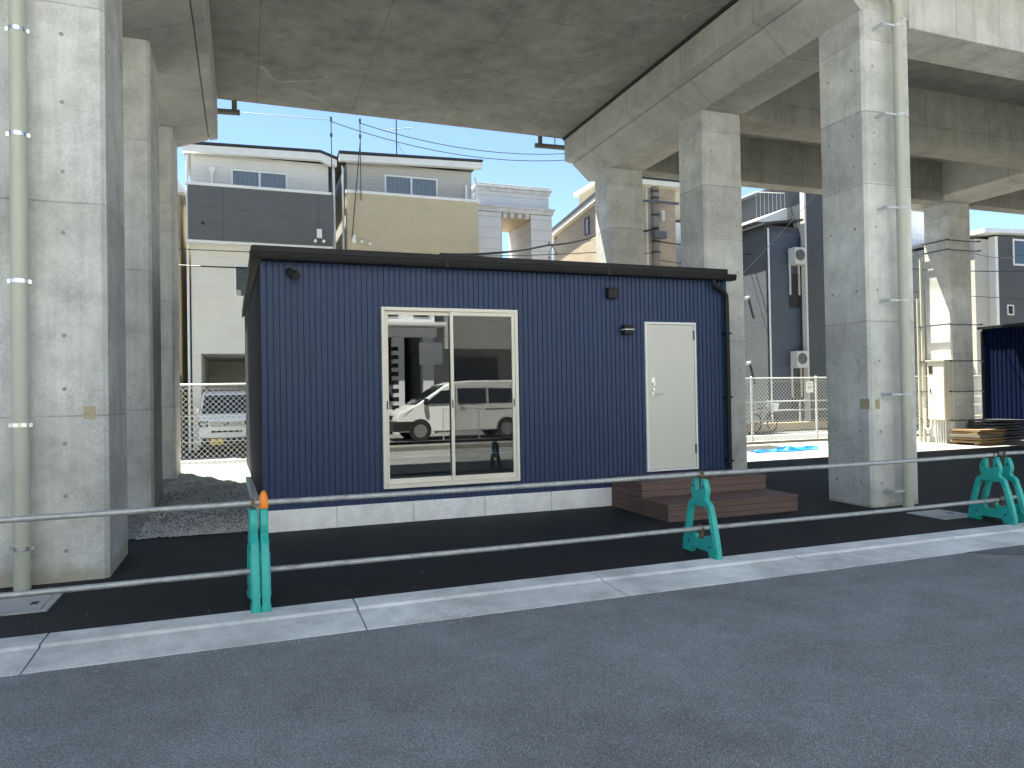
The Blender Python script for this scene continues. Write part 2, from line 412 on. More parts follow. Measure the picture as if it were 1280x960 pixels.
def text_mesh(name, s, size, mat, parent, loc, rot, depth=.002):
    cu = bpy.data.curves.new(name, 'FONT'); cu.body = s; cu.size = size; cu.extrude = depth; cu.align_x = 'CENTER'; cu.align_y = 'CENTER'
    to = bpy.data.objects.new(name, cu); COL.objects.link(to)
    dg = bpy.context.evaluated_depsgraph_get(); me = bpy.data.meshes.new_from_object(to.evaluated_get(dg))
    bpy.data.objects.remove(to); bpy.data.curves.remove(cu)
    me.materials.clear(); me.materials.append(M_[mat])
    o = bpy.data.objects.new(name, me); COL.objects.link(o); o.parent = parent; o.location = loc; o.rotation_euler = rot
    return o

# ------------------------------------------------------------------ ground
XL, XR = -45, 70
tag(B().poly([(-500, -500, -.12), (500, -500, -.12), (500, 500, -.12), (-500, 500, -.12)]).build('ground', plain('dusty earth', (.2, .19, .17), .9, var=.2)), kind='structure')
tag(B().poly([(XL, -11.2, -.034), (XR, -11.2, -.034), (XR, -3.70, -.034), (XL, -3.70, -.034)]).build('road', 'road'), kind='structure')
def sheet(x0, x1, y0, y1, z, name, mat):
    return tag(B().poly([(x0, y0, z), (x1, y0, z), (x1, y1, z), (x0, y1, z)]).build(name, mat), kind='structure')
sheet(XL, XR, -3.12, 3.72, 0, 'parking_lot', 'lot')
sheet(6.2, XR, 3.70, 7.66, .004, 'concrete_apron', 'apron')
sheet(XL, XR, 7.9, 13.0, -.03, 'back_street', 'street')
sheet(XL, XR, 10.85, 11.0, -.026, 'white_line', 'white')
sheet(6, XR, 12.4, 14.0, .02, 'back_pavement', 'apron')
sheet(XL, 6, 13.0, 21, -.02, 'house_forecourt', 'street')
sheet(XL, XR, -24, -13.1, .10, 'opposite_forecourt', 'forecourt')
sheet(XL, XR, -11.2, -10.75, -.041, 'white_line', 'white') if False else None
b = B().box(XL, XR, -13.12, -11.15, -.1, .08); tag(b.build('opposite_pavement', 'apron'), kind='structure')
# gravel bed beside and behind the office, heaped towards the fence
gy = np.linspace(.13, 7.66, 34); gx = list(np.linspace(-6, -.06, 26))
def gz(x, y): return .012 + .15 * min(1, max(0, (y - .4) / 3.2)) + .02 * math.sin(3.1 * x + 1.7 * y) * min(1, max(0, y - .2)) + .012 * math.sin(7.3 * x - 5 * y) * min(1, max(0, y - .2))
b = B()
for i in range(len(gx) - 1):
    for j in range(len(gy) - 1):
        q = [(gx[i], gy[j]), (gx[i + 1], gy[j]), (gx[i + 1], gy[j + 1]), (gx[i], gy[j + 1])]
        b.poly([(x, y + (.05 * math.sin(4 * x) if y < .2 else 0), gz(x, y)) for x, y in q])
tag(b.build('gravel_bed', 'gravel'), kind='structure')
sheet(XL, -6, .13, 7.66, .008, 'gravel_bed', 'gravel'); sheet(6.32, 7.0, -.35, 3.7, .006, 'gravel_strip', 'gravel')
rnd = random.Random(3); b = B()
for i in range(7500):
    if i < 6600: x, y = rnd.uniform(-1.32, -.08), .13 + 7.4 * rnd.random() ** 1.3
    else: x, y = rnd.uniform(6.34, 6.98), rnd.uniform(-.33, 3.6)
    z = gz(x, y) if x < 0 else .008
    s = rnd.uniform(.008, .02); a = rnd.random() * 6.28
    k = len(b.v)
    for dx, dy, dz in ((1, .1, .1), (-.2, .9, .2), (-1, -.3, 0), (.3, -.9, .25), (.1, .1, .95), (0, 0, -.5)):
        b.v.append((x + s * (dx * math.cos(a) - dy * math.sin(a)) * rnd.uniform(.7, 1.2), y + s * (dx * math.sin(a) + dy * math.cos(a)), z + s * dz * rnd.uniform(.6, 1.1)))
    for q in ((0, 1, 4), (1, 2, 4), (2, 3, 4), (3, 0, 4), (1, 0, 5), (2, 1, 5), (3, 2, 5), (0, 3, 5)): b.f.append(tuple(k + t for t in q)); b.mi.append(0)
tag(b.build('gravel', 'stone', fixn=False, smooth=False), kind='stuff')
rnd = random.Random(11); b = B()
for i in range(900):
    x = rnd.uniform(-3, 11); e = rnd.random()
    y, z = (-3.78 - abs(rnd.gauss(0, .05)), -.033) if e < .45 else ((-3.77 + rnd.random() * .3, -.036) if e < .6 else ((rnd.uniform(-6.6, -3.8), -.033) if e < .8 else (rnd.uniform(-3.1, -.3), .001)))
    q = rnd.uniform(.002, .006) * (1.6 if rnd.random() < .08 else 1); a = rnd.random() * 6.28; k = len(b.v)
    for t in range(4): b.v.append((x + q * math.cos(a + t * 1.57) * rnd.uniform(.7, 1.3), y + q * math.sin(a + t * 1.57) * rnd.uniform(.6, 1.2), z))
    b.v.append((x, y, z + q * rnd.uniform(.5, 1.)))
    for t in range(4): b.f.append((k + t, k + (t + 1) % 4, k + 4)); b.mi.append(0)
tag(b.build('road_grit', 'stone', fixn=False, smooth=False), kind='stuff')
tag(B().poly([(6.05, -3.75, -.0305), (7.0, -4.55, -.0305), (9.5, -4.75, -.0305), (30, -4.9, -.0305), (30, -3.75, -.0305)]).build('road_patch', 'roadpatch'), kind='structure')
# kerb: L-shaped gutter blocks, two metres each
kb = B()
prof = [(-3.115, -.2), (-3.115, .006), (-3.325, .004), (-3.335, .001), (-3.358, -.013), (-3.76, -.03), (-3.76, -.2)]
for k in range(-14, 30):
    kb.prism(prof, 'x', -1.41 + 1.96 * k + .006, -1.41 + 1.96 * (k + 1) - .006)
tag(kb.build('kerb', 'kerb', smooth=False), kind='structure')
sheet(XL, XR, -3.75, -3.12, -.07, 'kerb_bed', 'dark')

# ------------------------------------------------------------------ viaduct pillars
def pillar(name, label, w, d, h, mat, loc, holes, sideholes):
    t = thing(name, label, 'pillar', loc, group='concrete pillars under the viaduct')
    c = .035; x, y = w / 2, d / 2
    p = [(-x + c, -y), (x - c, -y), (x, -y + c), (x, y - c), (x - c, y), (-x + c, y), (-x, y - c), (-x, -y + c)]
    b = B().prism(p, 'z', -.3, h)
    for (hx, hz) in holes:
        b.cyl((hx, -y + .01, hz), (hx, -y - .002, hz), .018, n=12, mi=1)
    for sx in (-1, 1):
        for (hy, hz) in sideholes: b.cyl((sx * (x - .01), hy, hz), (sx * (x + .002), hy, hz), .018, n=12, mi=1)
    b.build('shaft', [mat, 'hole'], t)
    return t
zsL = [.26, .72, 1.16, 1.62, 2.07, 2.94, 3.46, 4.05, 4.63, 5.2, 5.75]
zsR = [.3, .95, 1.85, 2.75, 3.55, 4.35, 4.75, 5.6]
P1 = pillar('viaduct_pillar', 'broad grey concrete pillar at the left edge with a beige drain pipe', 1.1, 1.08, 6.24, 'pillarL', (-1.842, -1.06, 0), [(.23, z) for z in zsL] + [(-.3, z) for z in zsL], [(-.3, z) for z in zsL])
P2 = dup(P1, 'broad concrete pillar directly behind the one with the left drain pipe', (-1.85, 2.33, 0))
P3 = dup(P1, 'rearmost broad concrete pillar beside the sunlit gravel', (-1.85, 5.56, 0))
R1 = pillar('viaduct_pillar', 'tall slim concrete pillar right of the brown steps with a beige drain pipe', .8, .76, 6.32, 'pillarR', (7.595, -1.27, 0), [(-.24, z) for z in zsR] + [(.26, z) for z in zsR], [(-.2, z) for z in zsR] + [(.2, z) for z in zsR])
R2 = dup(R1, 'slim concrete pillar standing just behind the right end of the navy office', (7.6, 2.13, 0))
R3 = dup(R1, 'slim concrete pillar rising behind the office roof under the deck corner', (7.6, 5.44, 0))
F3 = dup(R1, 'far concrete pillar carrying a cream cabinet in patchy sunlight', (17.5, 5.43, 0))
dup(R1, 'slim concrete pillar in the far row between the cabinet pillar and the road', (17.5, 2.13, 0)); dup(R1, 'slim concrete pillar of the far row standing nearest the road', (17.5, -1.27, 0))
for pp, (dx, w) in ((P1, (.42, .1)),):
    B().box(.37, .46, -.5435, -.53, 1.36, 1.47).build('repair_patch', 'patch', pp)
B().box(-.32, -.25, -.3835, -.37, 1.24, 1.36).build('repair_patch', 'patch', R1)
B().box(-.4035, -.39, -.36, -.22, 1.24, 1.37).build('repair_patch', 'patch', R1)
B().box(.39, .47, -.1, .3, 2.15, 3.0).build('cover_plate', 'lid', R2, bevel=.01)

# ------------------------------------------------------------------ viaduct deck and beams
V = thing('viaduct_deck', 'grey concrete viaduct deck with haunched crossbeams overhead', 'viaduct', (0, 0, 0))
YF, YB = -2.75, 6.15
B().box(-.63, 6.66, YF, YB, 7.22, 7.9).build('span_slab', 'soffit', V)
def crossbeam(x_in, x_pil, side, x_far, zlow, zedge, name):
    s = side
    prof = [(x_in, 7.24), (x_in, zedge + .02), (x_in - s * .01, zedge), (x_in - s * .15, zedge - .025), (x_in - s * .15, zedge + .01), (x_in - s * .166, zedge + .01), (x_in - s * .166, zedge - .03), (x_pil, zlow), (x_far, zlow), (x_far + (-s) * .0, 7.32)]
    B().prism(prof, 'y', -1.62, 6.10).build(name, 'cross', V, bevel=.012)
crossbeam(-.6, -1.292, 1, -3.3, 6.20, 6.42, 'crossbeam')
prof = [(6.62, 7.24), (6.62, 6.70), (6.80, 6.66), (6.80, 6.69), (6.815, 6.69), (6.815, 6.648), (7.2, 6.30), (8.0, 6.30), (8.06, 6.36), (8.06, 7.34)]
B().prism(prof, 'y', -1.64, 6.12).build('crossbeam', 'cross', V, bevel=.012)
prof = [(16.9, 7.34), (16.9, 6.45), (17.1, 6.33), (17.9, 6.33), (18.1, 6.45), (18.1, 7.34)]
B().prism(prof, 'y', -1.64, 6.12).build('crossbeam', 'cross', V, bevel=.012)
# thin dark strip painted as the shadow gap at one end of the suspended slab
B().box(6.58, 6.64, YF + .1, YB - .03, 7.17, 7.236).build('shadow_gap_strip', 'dark', V)
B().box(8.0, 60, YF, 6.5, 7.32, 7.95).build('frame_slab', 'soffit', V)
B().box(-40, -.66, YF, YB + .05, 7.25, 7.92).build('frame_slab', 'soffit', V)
for y0, y1, z0 in ((-1.66, -.98, 6.19), (1.74, 2.38, 6.25), (5.04, 5.42, 6.29)):
    bmn = 'beam_lit' if y0 < 0 else 'beam'
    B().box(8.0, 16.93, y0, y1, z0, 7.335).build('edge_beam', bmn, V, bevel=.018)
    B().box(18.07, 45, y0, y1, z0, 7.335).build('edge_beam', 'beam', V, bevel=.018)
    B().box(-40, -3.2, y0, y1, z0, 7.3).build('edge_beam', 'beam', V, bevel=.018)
B().box(-40, 60, YF - .28, YF + .02, 7.18, 9.1).build('parapet', 'beam', V, bevel=.01)
B().box(-40, 60, 6.45, 6.62, 7.93, 9.0).build('parapet', 'beam', V, bevel=.01)
nb = B()  # unseen wall added over the parapet, tall enough to shade the road
for i in range(25):
    nb.box(-40 + 4 * i - .002, -40 + 4 * i + 4.001, YF - .18, YF - .08, 9.12, 12.4)
nb.build('shade_wall', 'post', V)

# drain pipes on pillars
def drain(name, label, x, y, top, zs, elbow, yface, arm):
    t = thing(name, label, 'drain pipe', (x, y, 0))
    b = B().cyl((0, 0, -.05), (0, 0, top), .062, n=20)
    for z in (.14, top - .12): b.cyl((0, 0, z), (0, 0, z + .1), .068, n=20)
    b.build('pipe', 'pvc', t)
    if elbow:
        B().tube([(0, 0, top - .02), (0, 0, top + .08), (-.03, .0, top + .17), (-.1, 0, top + .22), (-.2, 0, top + .24), (-1.2, 0, top + .3)], .066, 18).build('elbow', 'pvc', t)
    for z in zs:
        c = B().cyl((0, 0, z - .016), (0, 0, z + .016), .067, n=20)
        if arm: c.box(-.23, -.05, -.012, .012, z - .012, z + .012); c.box(-.245, -.22, -.012, yface - y + .01, z - .02, z + .02)
        else: c.box(-.085, .085, -.008, .008, z - .016, z + .016); c.box(-.012, .012, .05, yface - y + .01, z - .014, z + .014)
        c.build('clamp', 'post' if arm else 'chrome', t)
    return t
drain('drain_pipe', 'beige drain pipe with steel clamps on the front of the left pillar', -1.9, -1.715, 7.2, (.33, 1.33, 2.5, 3.7, 4.56, 5.6), False, -1.6, False)
drain('drain_pipe', 'beige drain pipe with long clamp arms on the slim right pillar', 7.62, -1.8, 6.28, (.21, 1.42, 2.6, 3.77, 4.95, 6.08), True, -1.65, True)
# drain stubs below the deck edge
t = thing('deck_drain', 'short dark drain stub under the deck edge above the white house', 'drain', (-.6, 6.2, 7.0))
B().cyl((-.02, 0, 0), (.4, 0, .02), .055, n=14).cyl((.3, 0, 0), (.3, 0, .24), .05, n=14).build('pipe', 'brownpipe', t)
t = thing('deck_drain', 'dark drain stub under the deck edge left of the haunched beam', 'drain', (5.95, 6.2, 7.02))
B().cyl((0, 0, 0), (.72, 0, .02), .055, n=14).cyl((.12, 0, 0), (.12, 0, .22), .05, n=14).cyl((.48, 0, .03), (.48, 0, .24), .012, n=8).build('pipe', 'brownpipe', t)

# ------------------------------------------------------------------ the navy office
L, D = 6.285, 6.1
O = thing('site_office', 'navy ribbed metal site office with ivory sliding window and door', 'office', (0, 0, 0))
SK = -.027                                                  # the side walls run slightly off square
B().hexa([(-.04, -.035, -.1), (L - .02, -.035, -.1), (L + SK * D, D, -.1), (-.1 + SK * D, D, -.1), (-.04, -.035, .243), (L - .02, -.035, .243), (L + SK * D, D, .243), (-.1 + SK * D, D, .243)]).build('foundation', 'found', O, bevel=.008)
def ribbed(x0, x1, z0, z1, b, p=.0661, dep=.013, y=0.):
    """standing rib cladding: broad flats parted by narrow grooves"""
    i0 = math.floor(x0 / p); xs = []
    for i in range(i0, math.ceil(x1 / p) + 1):
        for dx, dy in ((0, 0), (.051, 0), (.053, dep), (.0625, dep)):
            xx = i * p + dx
            if x0 < xx < x1: xs.append((xx, dy))
    def at(x):
        r = (x / p - math.floor(x / p)) * p
        return 0 if r <= .051 else (dep if r < .0625 else 0)
    xs = [(x0, at(x0))] + xs + [(x1, at(x1))]
    for (a, da), (c, dc) in zip(xs, xs[1:]): b.poly([(a, y + da, z0), (c, y + dc, z0), (c, y + dc, z1), (a, y + da, z1)])
WX0, WX1, WZ0, WZ1 = 1.346, 3.077, .408, 2.575
DX0, DX1, DZ0, DZ1 = 4.936, 5.752, .418, 2.46
b = B(); m = .02
ribbed(.05, WX0 + m, .25, 3.09, b); ribbed(WX0 + m, WX1 - m, .25, WZ0 + m, b); ribbed(WX0 + m, WX1 - m, WZ1 - m, 3.09, b)
ribbed(WX1 - m, DX0 + m, .25, 3.09, b); ribbed(DX0 + m, DX1 - m, DZ1 - m, 3.09, b); ribbed(DX0 + m, DX1 - m, .25, DZ0 + m, b); ribbed(DX1 - m, L - .05, .25, 3.09, b)
b.build('front_wall', 'navy', O, fixn=False, smooth=False)
B().box(-.006, .05, -.012, .05, .25, 3.09).build('corner_trim', 'navy', O, bevel=.004)
B().box(L - .05, L + .006, -.012, .05, .25, 3.09).build('corner_trim', 'navy', O, bevel=.004)
B().box(-.03, L + .01, -.026, .02, .222, .262).build('base_flashing', 'navy', O, bevel=.004)
def sidewall(x, name, mat):
    b = B(); n = 13
    for i in range(n):
        y0 = .05 + (D - .05) * i / n; y1 = .05 + (D - .05) * (i + 1) / n - .012
        s = 1 if x > 1 else -1
        b.hexa([(x + SK * y0 - .02, y0, .25), (x + SK * y0 + .02, y0, .25), (x + SK * y1 + .02, y1, .25), (x + SK * y1 - .02, y1, .25), (x + SK * y0 - .02, y0, 3.09), (x + SK * y0 + .02, y0, 3.09), (x + SK * y1 + .02, y1, 3.09), (x + SK * y1 - .02, y1, 3.09)])
    b.hexa([(x + s * -.03, .04, .25), (x + s * -.015, .04, .25), (x + SK * D + s * -.015, D, .25), (x + SK * D + s * -.03, D, .25), (x + s * -.03, .04, 3.09), (x + s * -.015, .04, 3.09), (x + SK * D + s * -.015, D, 3.09), (x + SK * D + s * -.03, D, 3.09)])
    b.build(name, mat, O, bevel=.003)
sidewall(.02, 'side_wall', 'navy_shaded'); sidewall(L - .02, 'side_wall', 'navy_shaded')
B().box(SK * D, L + SK * D, D - .02, D + .02, .25, 3.09).build('back_wall', 'navy_shaded', O)
rf = B().hexa([(-.09, -.09, 3.10), (6.265, -.09, 3.10), (6.27 + SK * D, D + .1, 3.08), (-.20, D + .1, 3.08), (-.09, -.09, 3.225), (6.265, -.09, 3.225), (6.27 + SK * D, D + .1, 3.205), (-.20, D + .1, 3.205)]).build('roof', 'black', O, bevel=.006)
B().hexa([(-.105, -.1, 3.07), (-.085, -.1, 3.07), (-.195, D + .12, 3.06), (-.215, D + .12, 3.06), (-.105, -.1, 3.215), (-.085, -.1, 3.215), (-.195, D + .12, 3.195), (-.215, D + .12, 3.195)]).build('barge_board', 'black', O, bevel=.004)
gp = [(-.02, 3.145), (-.155, 3.145), (-.165, 3.135), (-.15, 3.075), (-.14, 3.06), (-.02, 3.06)]
B().prism(gp, 'x', -.11, 6.36).box(-.12, -.1, -.16, -.02, 3.055, 3.15).box(4.3, 4.36, -.168, -.1, 3.055, 3.149).box(2.1, 2.16, -.168, -.1, 3.055, 3.149).build('gutter', 'black', O, bevel=.003)
ds = B().tube([(6.02, -.09, 3.07), (6.02, -.09, 3.0), (6.05, -.085, 2.97), (6.2, -.075, 2.9), (6.24, -.07, 2.85), (6.245, -.07, 2.7), (6.245, -.07, .3)], .034, 12)
for z in (.5, 1.4, 2.3): ds.box(6.2, 6.29, -.11, -.0, z, z + .025)
ds.build('downspout', 'black', O)
# sliding window
wf = B(); y0, y1 = -.045, .03; fw = .042
wf.box(WX0, WX0 + fw, y0, y1, WZ0, WZ1).box(WX1 - fw, WX1, y0, y1, WZ0, WZ1).box(WX0 + fw, WX1 - fw, y0, y1, WZ1 - fw, WZ1).box(WX0 + fw, WX1 - fw, y0 - .012, y1, WZ0, WZ0 + fw * 1.15)
wf = wf.build('window', 'ivory', O, bevel=.004)
mid = (WX0 + WX1) / 2
def sash(x0, x1, y, name, gm, st=.04):
    z0, z1 = WZ0 + .05, WZ1 - .044
    b = B().box(x0, x0 + st, y, y + .028, z0, z1).box(x1 - st, x1, y, y + .028, z0, z1).box(x0 + st, x1 - st, y, y + .028, z1 - st * 1.1, z1).box(x0 + st, x1 - st, y, y + .028, z0, z0 + st * 1.5)
    s = b.build(name, 'ivory', wf, bevel=.003)
    B().poly([(x0 + st - .005, y + .013, z0 + .02), (x1 - st + .005, y + .013, z0 + .02), (x1 - st + .005, y + .013, z1 - .02), (x0 + st - .005, y + .013, z1 - .02)]).build('glass', gm, wf, fixn=False)
    g = B()
    for xx in ((x0 + st / 2,) if name == 'sash' and x0 < mid - .3 else (x0 + st / 2, x1 - st / 2)): B().box(xx - .008, xx + .008, y - .002, y + .01, 1.35, 1.45).build('finger_pull', 'blackpl', wf)
sash(WX0 + .043, mid + .025, .0, 'sash', 'glass')
sash(mid - .022, WX1 - .043, -.034, 'sash', 'glass2')
B().poly([(mid + .02, -.030, WZ0 + .12), (WX1 - .085, -.030, WZ0 + .12), (WX1 - .085, -.030, WZ1 - .09), (mid + .02, -.030, WZ1 - .09)]).build('insect_screen', 'screen', wf, fixn=False)
# door
df = B().box(DX0, DX0 + .028, -.03, .03, DZ0, DZ1).box(DX1 - .028, DX1, -.03, .03, DZ0, DZ1).box(DX0 + .028, DX1 - .028, -.03, .03, DZ1 - .03, DZ1).box(DX0 + .028, DX1 - .028, -.034, .03, DZ0, DZ0 + .022).build('door_frame', 'white', O, bevel=.003)
dr = B().box(DX0 + .033, DX1 - .033, -.018, .02, DZ0 + .026, DZ1 - .035).build('door', 'door', O, bevel=.003)
B().box(5.02, 5.075, -.032, -.017, 1.585, 1.70).cyl((5.05, -.03, 1.615), (5.05, -.062, 1.615), .021, .018, 16).build('keypad_lock', 'chrome', dr, bevel=.004)
B().cyl((5.046, -.017, 1.545), (5.046, -.045, 1.545), .018, .015, 16).build('keyhole', 'chrome', dr)
B().cyl((5.045, -.017, 1.475), (5.045, -.03, 1.475), .025, .025, 18).tube([(5.045, -.028, 1.475), (5.045, -.062, 1.475), (5.06, -.07, 1.476), (5.165, -.07, 1.478)], .0085, 10).build('handle', 'chrome', dr)
for z in (.7, 2.28): B().box(5.705, 5.728, -.035, -.017, z - .06, z + .07).build('hinge', 'panel', dr, bevel=.003)
# fittings on the front wall
B().cyl((.32, 0, 2.94), (.32, -.03, 2.94), .055, n=18).cyl((.32, -.03, 2.93), (.34, -.07, 2.91), .022, n=10).cyl((.30, -.02, 2.955), (.375, -.16, 2.885), .043, .047, 18).build('spotlight', 'blackpl', O)
B().box(4.36, 4.50, -.085, .0, 2.76, 2.90).box(4.355, 4.505, -.09, -.02, 2.885, 2.905).build('vent_hood', 'black', O, bevel=.006)
lp = B().box(4.58, 4.72, -.11, .0, 2.28, 2.34).box(4.58, 4.72, -.11, .0, 2.353, 2.405).box(4.6, 4.70, -.1, -.005, 2.33, 2.36).build('wall_lamp', 'black', O, bevel=.003)
B().box(4.578, 4.722, -.112, -.01, 2.341, 2.352).build('lamp_lens', 'white', lp)
B().box(-.045, -.0, .35, .45, 1.22, 1.34).build('outlet_cover', 'blackpl', O, bevel=.01)

# brown steps
T = thing('wooden_steps', 'two broad brown composite board steps below the ivory door', 'steps', (5.3, -.7, 0))
b = B(); x0, x1 = -.93, .93
for z0, z1 in ((-.02, .105), (.108, .2)): pass
def tier(b, ya, yb, zs, ztop):
    for z0, z1 in zs:
        b.box(x0, x1, ya, ya + .028, z0, z1); b.box(x0, x0 + .028, ya + .03, yb, z0, z1); b.box(x1 - .028, x1, ya + .03, yb, z0, z1)
    n = max(2, round((yb - ya) / .145)); w = (yb - ya + .012) / n
    for i in range(n): b.box(x0 - .006, x1 + .006, ya - .012 + i * w, ya - .012 + (i + 1) * w - .004, ztop - .024, ztop)
lo = B(); tier(lo, -.71, -.15, [(-.02, .0575), (.06, .1295), (.132, .174)], .2); lo.build('lower_step', 'deck', T, bevel=.003)
up = B(); tier(up, -.13, .66, [(-.02, .056), (.06, .128), (.132, .199), (.204, .281), (.285, .364)], .39); up.build('upper_step', 'deck', T, bevel=.003)

# ------------------------------------------------------------------ pipe barriers
def make_stand(label, loc, group):
    t = thing('barrier_stand', label, 'barrier stand', loc, group=group)
    right = [(.12, .05), (.145, 0), (.27, 0), (.272, .06), (.243, .2), (.208, .34), (.178, .43), (.17, .462), (.152, .487), (.115, .505), (.1, .53), (.115, .565), (.117, .61), (.1, .665), (.078, .70), (.05, .703), (.041, .69), (.038, .605), (.024, .588)]
    loop = right + [(-u, v) for u, v in right[::-1]]
    hole = [(-.19, .2), (-.18, .26), (-.15, .36), (-.124, .43), (-.108, .447), (.108, .447), (.124, .43), (.15, .36), (.18, .26), (.19, .2), (.075, .185), (.062, .15), (-.062, .15), (-.075, .185)]
    fr = plate2d('frame', [loop, hole[::-1]], .056, .008, 'teal', t)
    # moulded ribs that stand proud along the legs and across the foot
    rb = B()
    for sx in (-1, 1):
        for s in (-1, 1):
            rb.hexa([(sx * .0245, s * .207, .10), (sx * .0245, s * .243, .10), (sx * .0245, s * .172, .41), (sx * .0245, s * .146, .41), (sx * .034, s * .213, .105), (sx * .034, s * .238, .105), (sx * .034, s * .168, .405), (sx * .034, s * .150, .405)])
            rb.cyl((sx * .024, s * .078, .63), (sx * .030, s * .078, .63), .011, n=10, mi=1); rb.cyl((sx * .024, s * .165, .1), (sx * .030, s * .165, .1), .012, n=10, mi=1)
        rb.box(min(sx * .0245, sx * .034), max(sx * .0245, sx * .034), -.262, -.15, .012, .045).box(min(sx * .0245, sx * .034), max(sx * .0245, sx * .034), .15, .262, .012, .045)
        rb.box(min(sx * .0245, sx * .032), max(sx * .0245, sx * .032), -.13, .13, .468, .482)
    ro = rb.build('moulded_rib', ['teal', 'dark'], None, smooth=False)
    fr.data.materials.append(M_['dark']); bm = bmesh.new(); bm.from_mesh(fr.data); bm.from_mesh(ro.data); bm.to_mesh(fr.data); bm.free()
    bpy.data.objects.remove(ro)
    c = B()
    c.tube([(0, -.005, .59), (0, -.034, .70), (0, -.036, .735), (0, 0, .769), (0, .036, .735), (0, .034, .71), (0, .012, .70)], .007, 8).cyl((0, 0, .60), (0, 0, .715), .011, n=8).box(-.012, .012, -.042, -.03, .725, .765)
    c.build('pipe_clamp', 'rust', t)
    c = B().tube([(0, -.03, .2), (0, -.036, .232), (0, 0, .271), (0, .036, .232), (0, .03, .2)], .007, 8).cyl((0, 0, .145), (0, 0, .215), .011, n=8).cyl((-.02, .0, .165), (.02, 0, .165), .016, n=6).box(-.013, .013, .028, .044, .225, .27)
    c.build('pipe_clamp', 'rust', t)
    return t
G1 = 'turquoise pipe barrier stands along the kerb'
YS = -2.935
S0 = make_stand('turquoise barrier stand alone in front of the brown steps', (3.755, YS, .0), G1)
S1 = dup(S0, 'left one of the two turquoise stands seen edge-on beside the office corner', (-.145, YS, .0), R(3))
S2 = dup(S0, 'turquoise barrier stand with an orange cap, seen edge-on', (-.07, YS, 0), R(1))
S3 = dup(S0, 'nearer of the paired turquoise stands at the right edge', (7.595, YS + .03, 0))
S4 = dup(S0, 'farther of the paired turquoise stands at the right edge', (7.815, YS + .06, 0))
cap = B(); pr = [(.036, .70), (.038, .73), (.034, .765), (.026, .80), (.014, .825), (.001, .832)]
for (ra, za), (rb_, zb) in zip(pr, pr[1:]): cap.cyl((0, 0, za), (0, 0, zb), ra, rb_, 18)
for o in list(S2.children):
    if o.name.startswith('pipe_clamp') and o.data.vertices[0].co.z > .5: bpy.data.objects.remove(o)
cap.build('end_cap', 'orange', S2)
GP = 'galvanised barrier pipes'
def pipe(label, x0, x1, z, dz=0., y=YS):
    b = B(); n = 10; b.tube([(x0 + (x1 - x0) * i / n - x0, .0, dz * i / n - .006 * math.sin(PI * i / n)) for i in range(n + 1)], .0215, 14)
    b.cyl((-.002, 0, 0), (.012, 0, 0), .0195, n=14)
    return tag(b.build('barrier_pipe', 'galv', None, (x0, y, z)), label, 'pipe', GP)
pipe('upper galvanised pipe in front of the broad left pillar', -4.1, -.12, .742)
pipe('lower galvanised pipe in front of the broad left pillar', -4.1, -.12, .242)
pipe('upper galvanised pipe passing in front of the office window', -.16, 3.79, .742)
pipe('lower galvanised pipe below the office window', -.16, 3.77, .242)
pipe('upper galvanised pipe crossing in front of the brown steps and slim pillar', 3.72, 7.64, .740, .0, YS + .01)
pipe('lower galvanised pipe running from the middle stand past the slim pillar', 3.72, 7.66, .238, .0, YS + .01)
pipe('upper galvanised pipe leaving the frame at the right edge', 7.78, 11.6, .742, 0, YS + .06)
pipe('lower galvanised pipe leaving the frame at the right edge', 7.79, 11.6, .238, 0, YS + .06)

# concrete lids
def lid(label, x0, x1, y0, y1):
    t = thing('manhole_lid', label, 'lid', ((x0 + x1) / 2, (y0 + y1) / 2, 0)); w, d = (x1 - x0) / 2, (y1 - y0) / 2
    B().box(-w, -w + .05, -d, d, -.1, .012).box(w - .05, w, -d, d, -.1, .012).box(-w + .05, w - .05, -d, -d + .05, -.1, .012).box(-w + .05, w - .05, d - .05, d, -.1, .012).build('frame', 'lid', t, bevel=.004)
    B().box(-w + .058, w - .058, -d + .058, d - .058, -.1, .010).build('cover', 'lid', t, bevel=.004)
    B().box(w - .16, w - .11, -.04, .04, .0085, .0115).build('lifting_slot', 'dark', t)
lid('square concrete drain lid under the left pipe barrier', -2.05, -1.55, -2.52, -2.02)
lid('square concrete drain lid at the foot of the slim right pillar', 7.22, 7.76, -2.62, -2.12)

# ------------------------------------------------------------------ chain-link fence
FN = thing('chain_link_fence', 'galvanised chain-link fence closing the lot from the back street', 'fence', (0, 7.8, 0))
x0f, x1f, hf = -5.05, 30.0, 1.81
B().box(x0f, x1f, -.11, .11, -.2, .07).build('kerb_base', 'apron', FN, bevel=.01)
tr = B().cyl((x0f, 0, hf), (x1f, 0, hf), .02, n=10)
tr.build('top_rail', 'post', FN)
for x in [-4.9, -2.9] + [12.95 + 2.25 * i for i in range(-5, 8)]:
    B().cyl((x, .02, 0), (x, .02, hf + .03), .03, n=12).cyl((x, .02, hf + .03), (x, .02, hf + .05), .033, .02, n=12).build('post', 'post', FN)
mb = B(); p = .115; rw = .0042
def wirebar(b, a, c, r):
    a = Vector(a); c = Vector(c); d = (c - a).normalized(); u = Vector((0, 1, 0)); w = d.cross(u)
    k = len(b.v)
    for q in (a, c):
        for i in range(3):
            t = 2 * PI * i / 3; b.v.append(tuple(q + u * (r * math.cos(t)) + w * (r * math.sin(t))))
    for i in range(3):
        j = (i + 1) % 3; b.f.append((k + i, k + j, k + 3 + j, k + 3 + i)); b.mi.append(0)
n = int((x1f - x0f) / p); hh = hf - .1
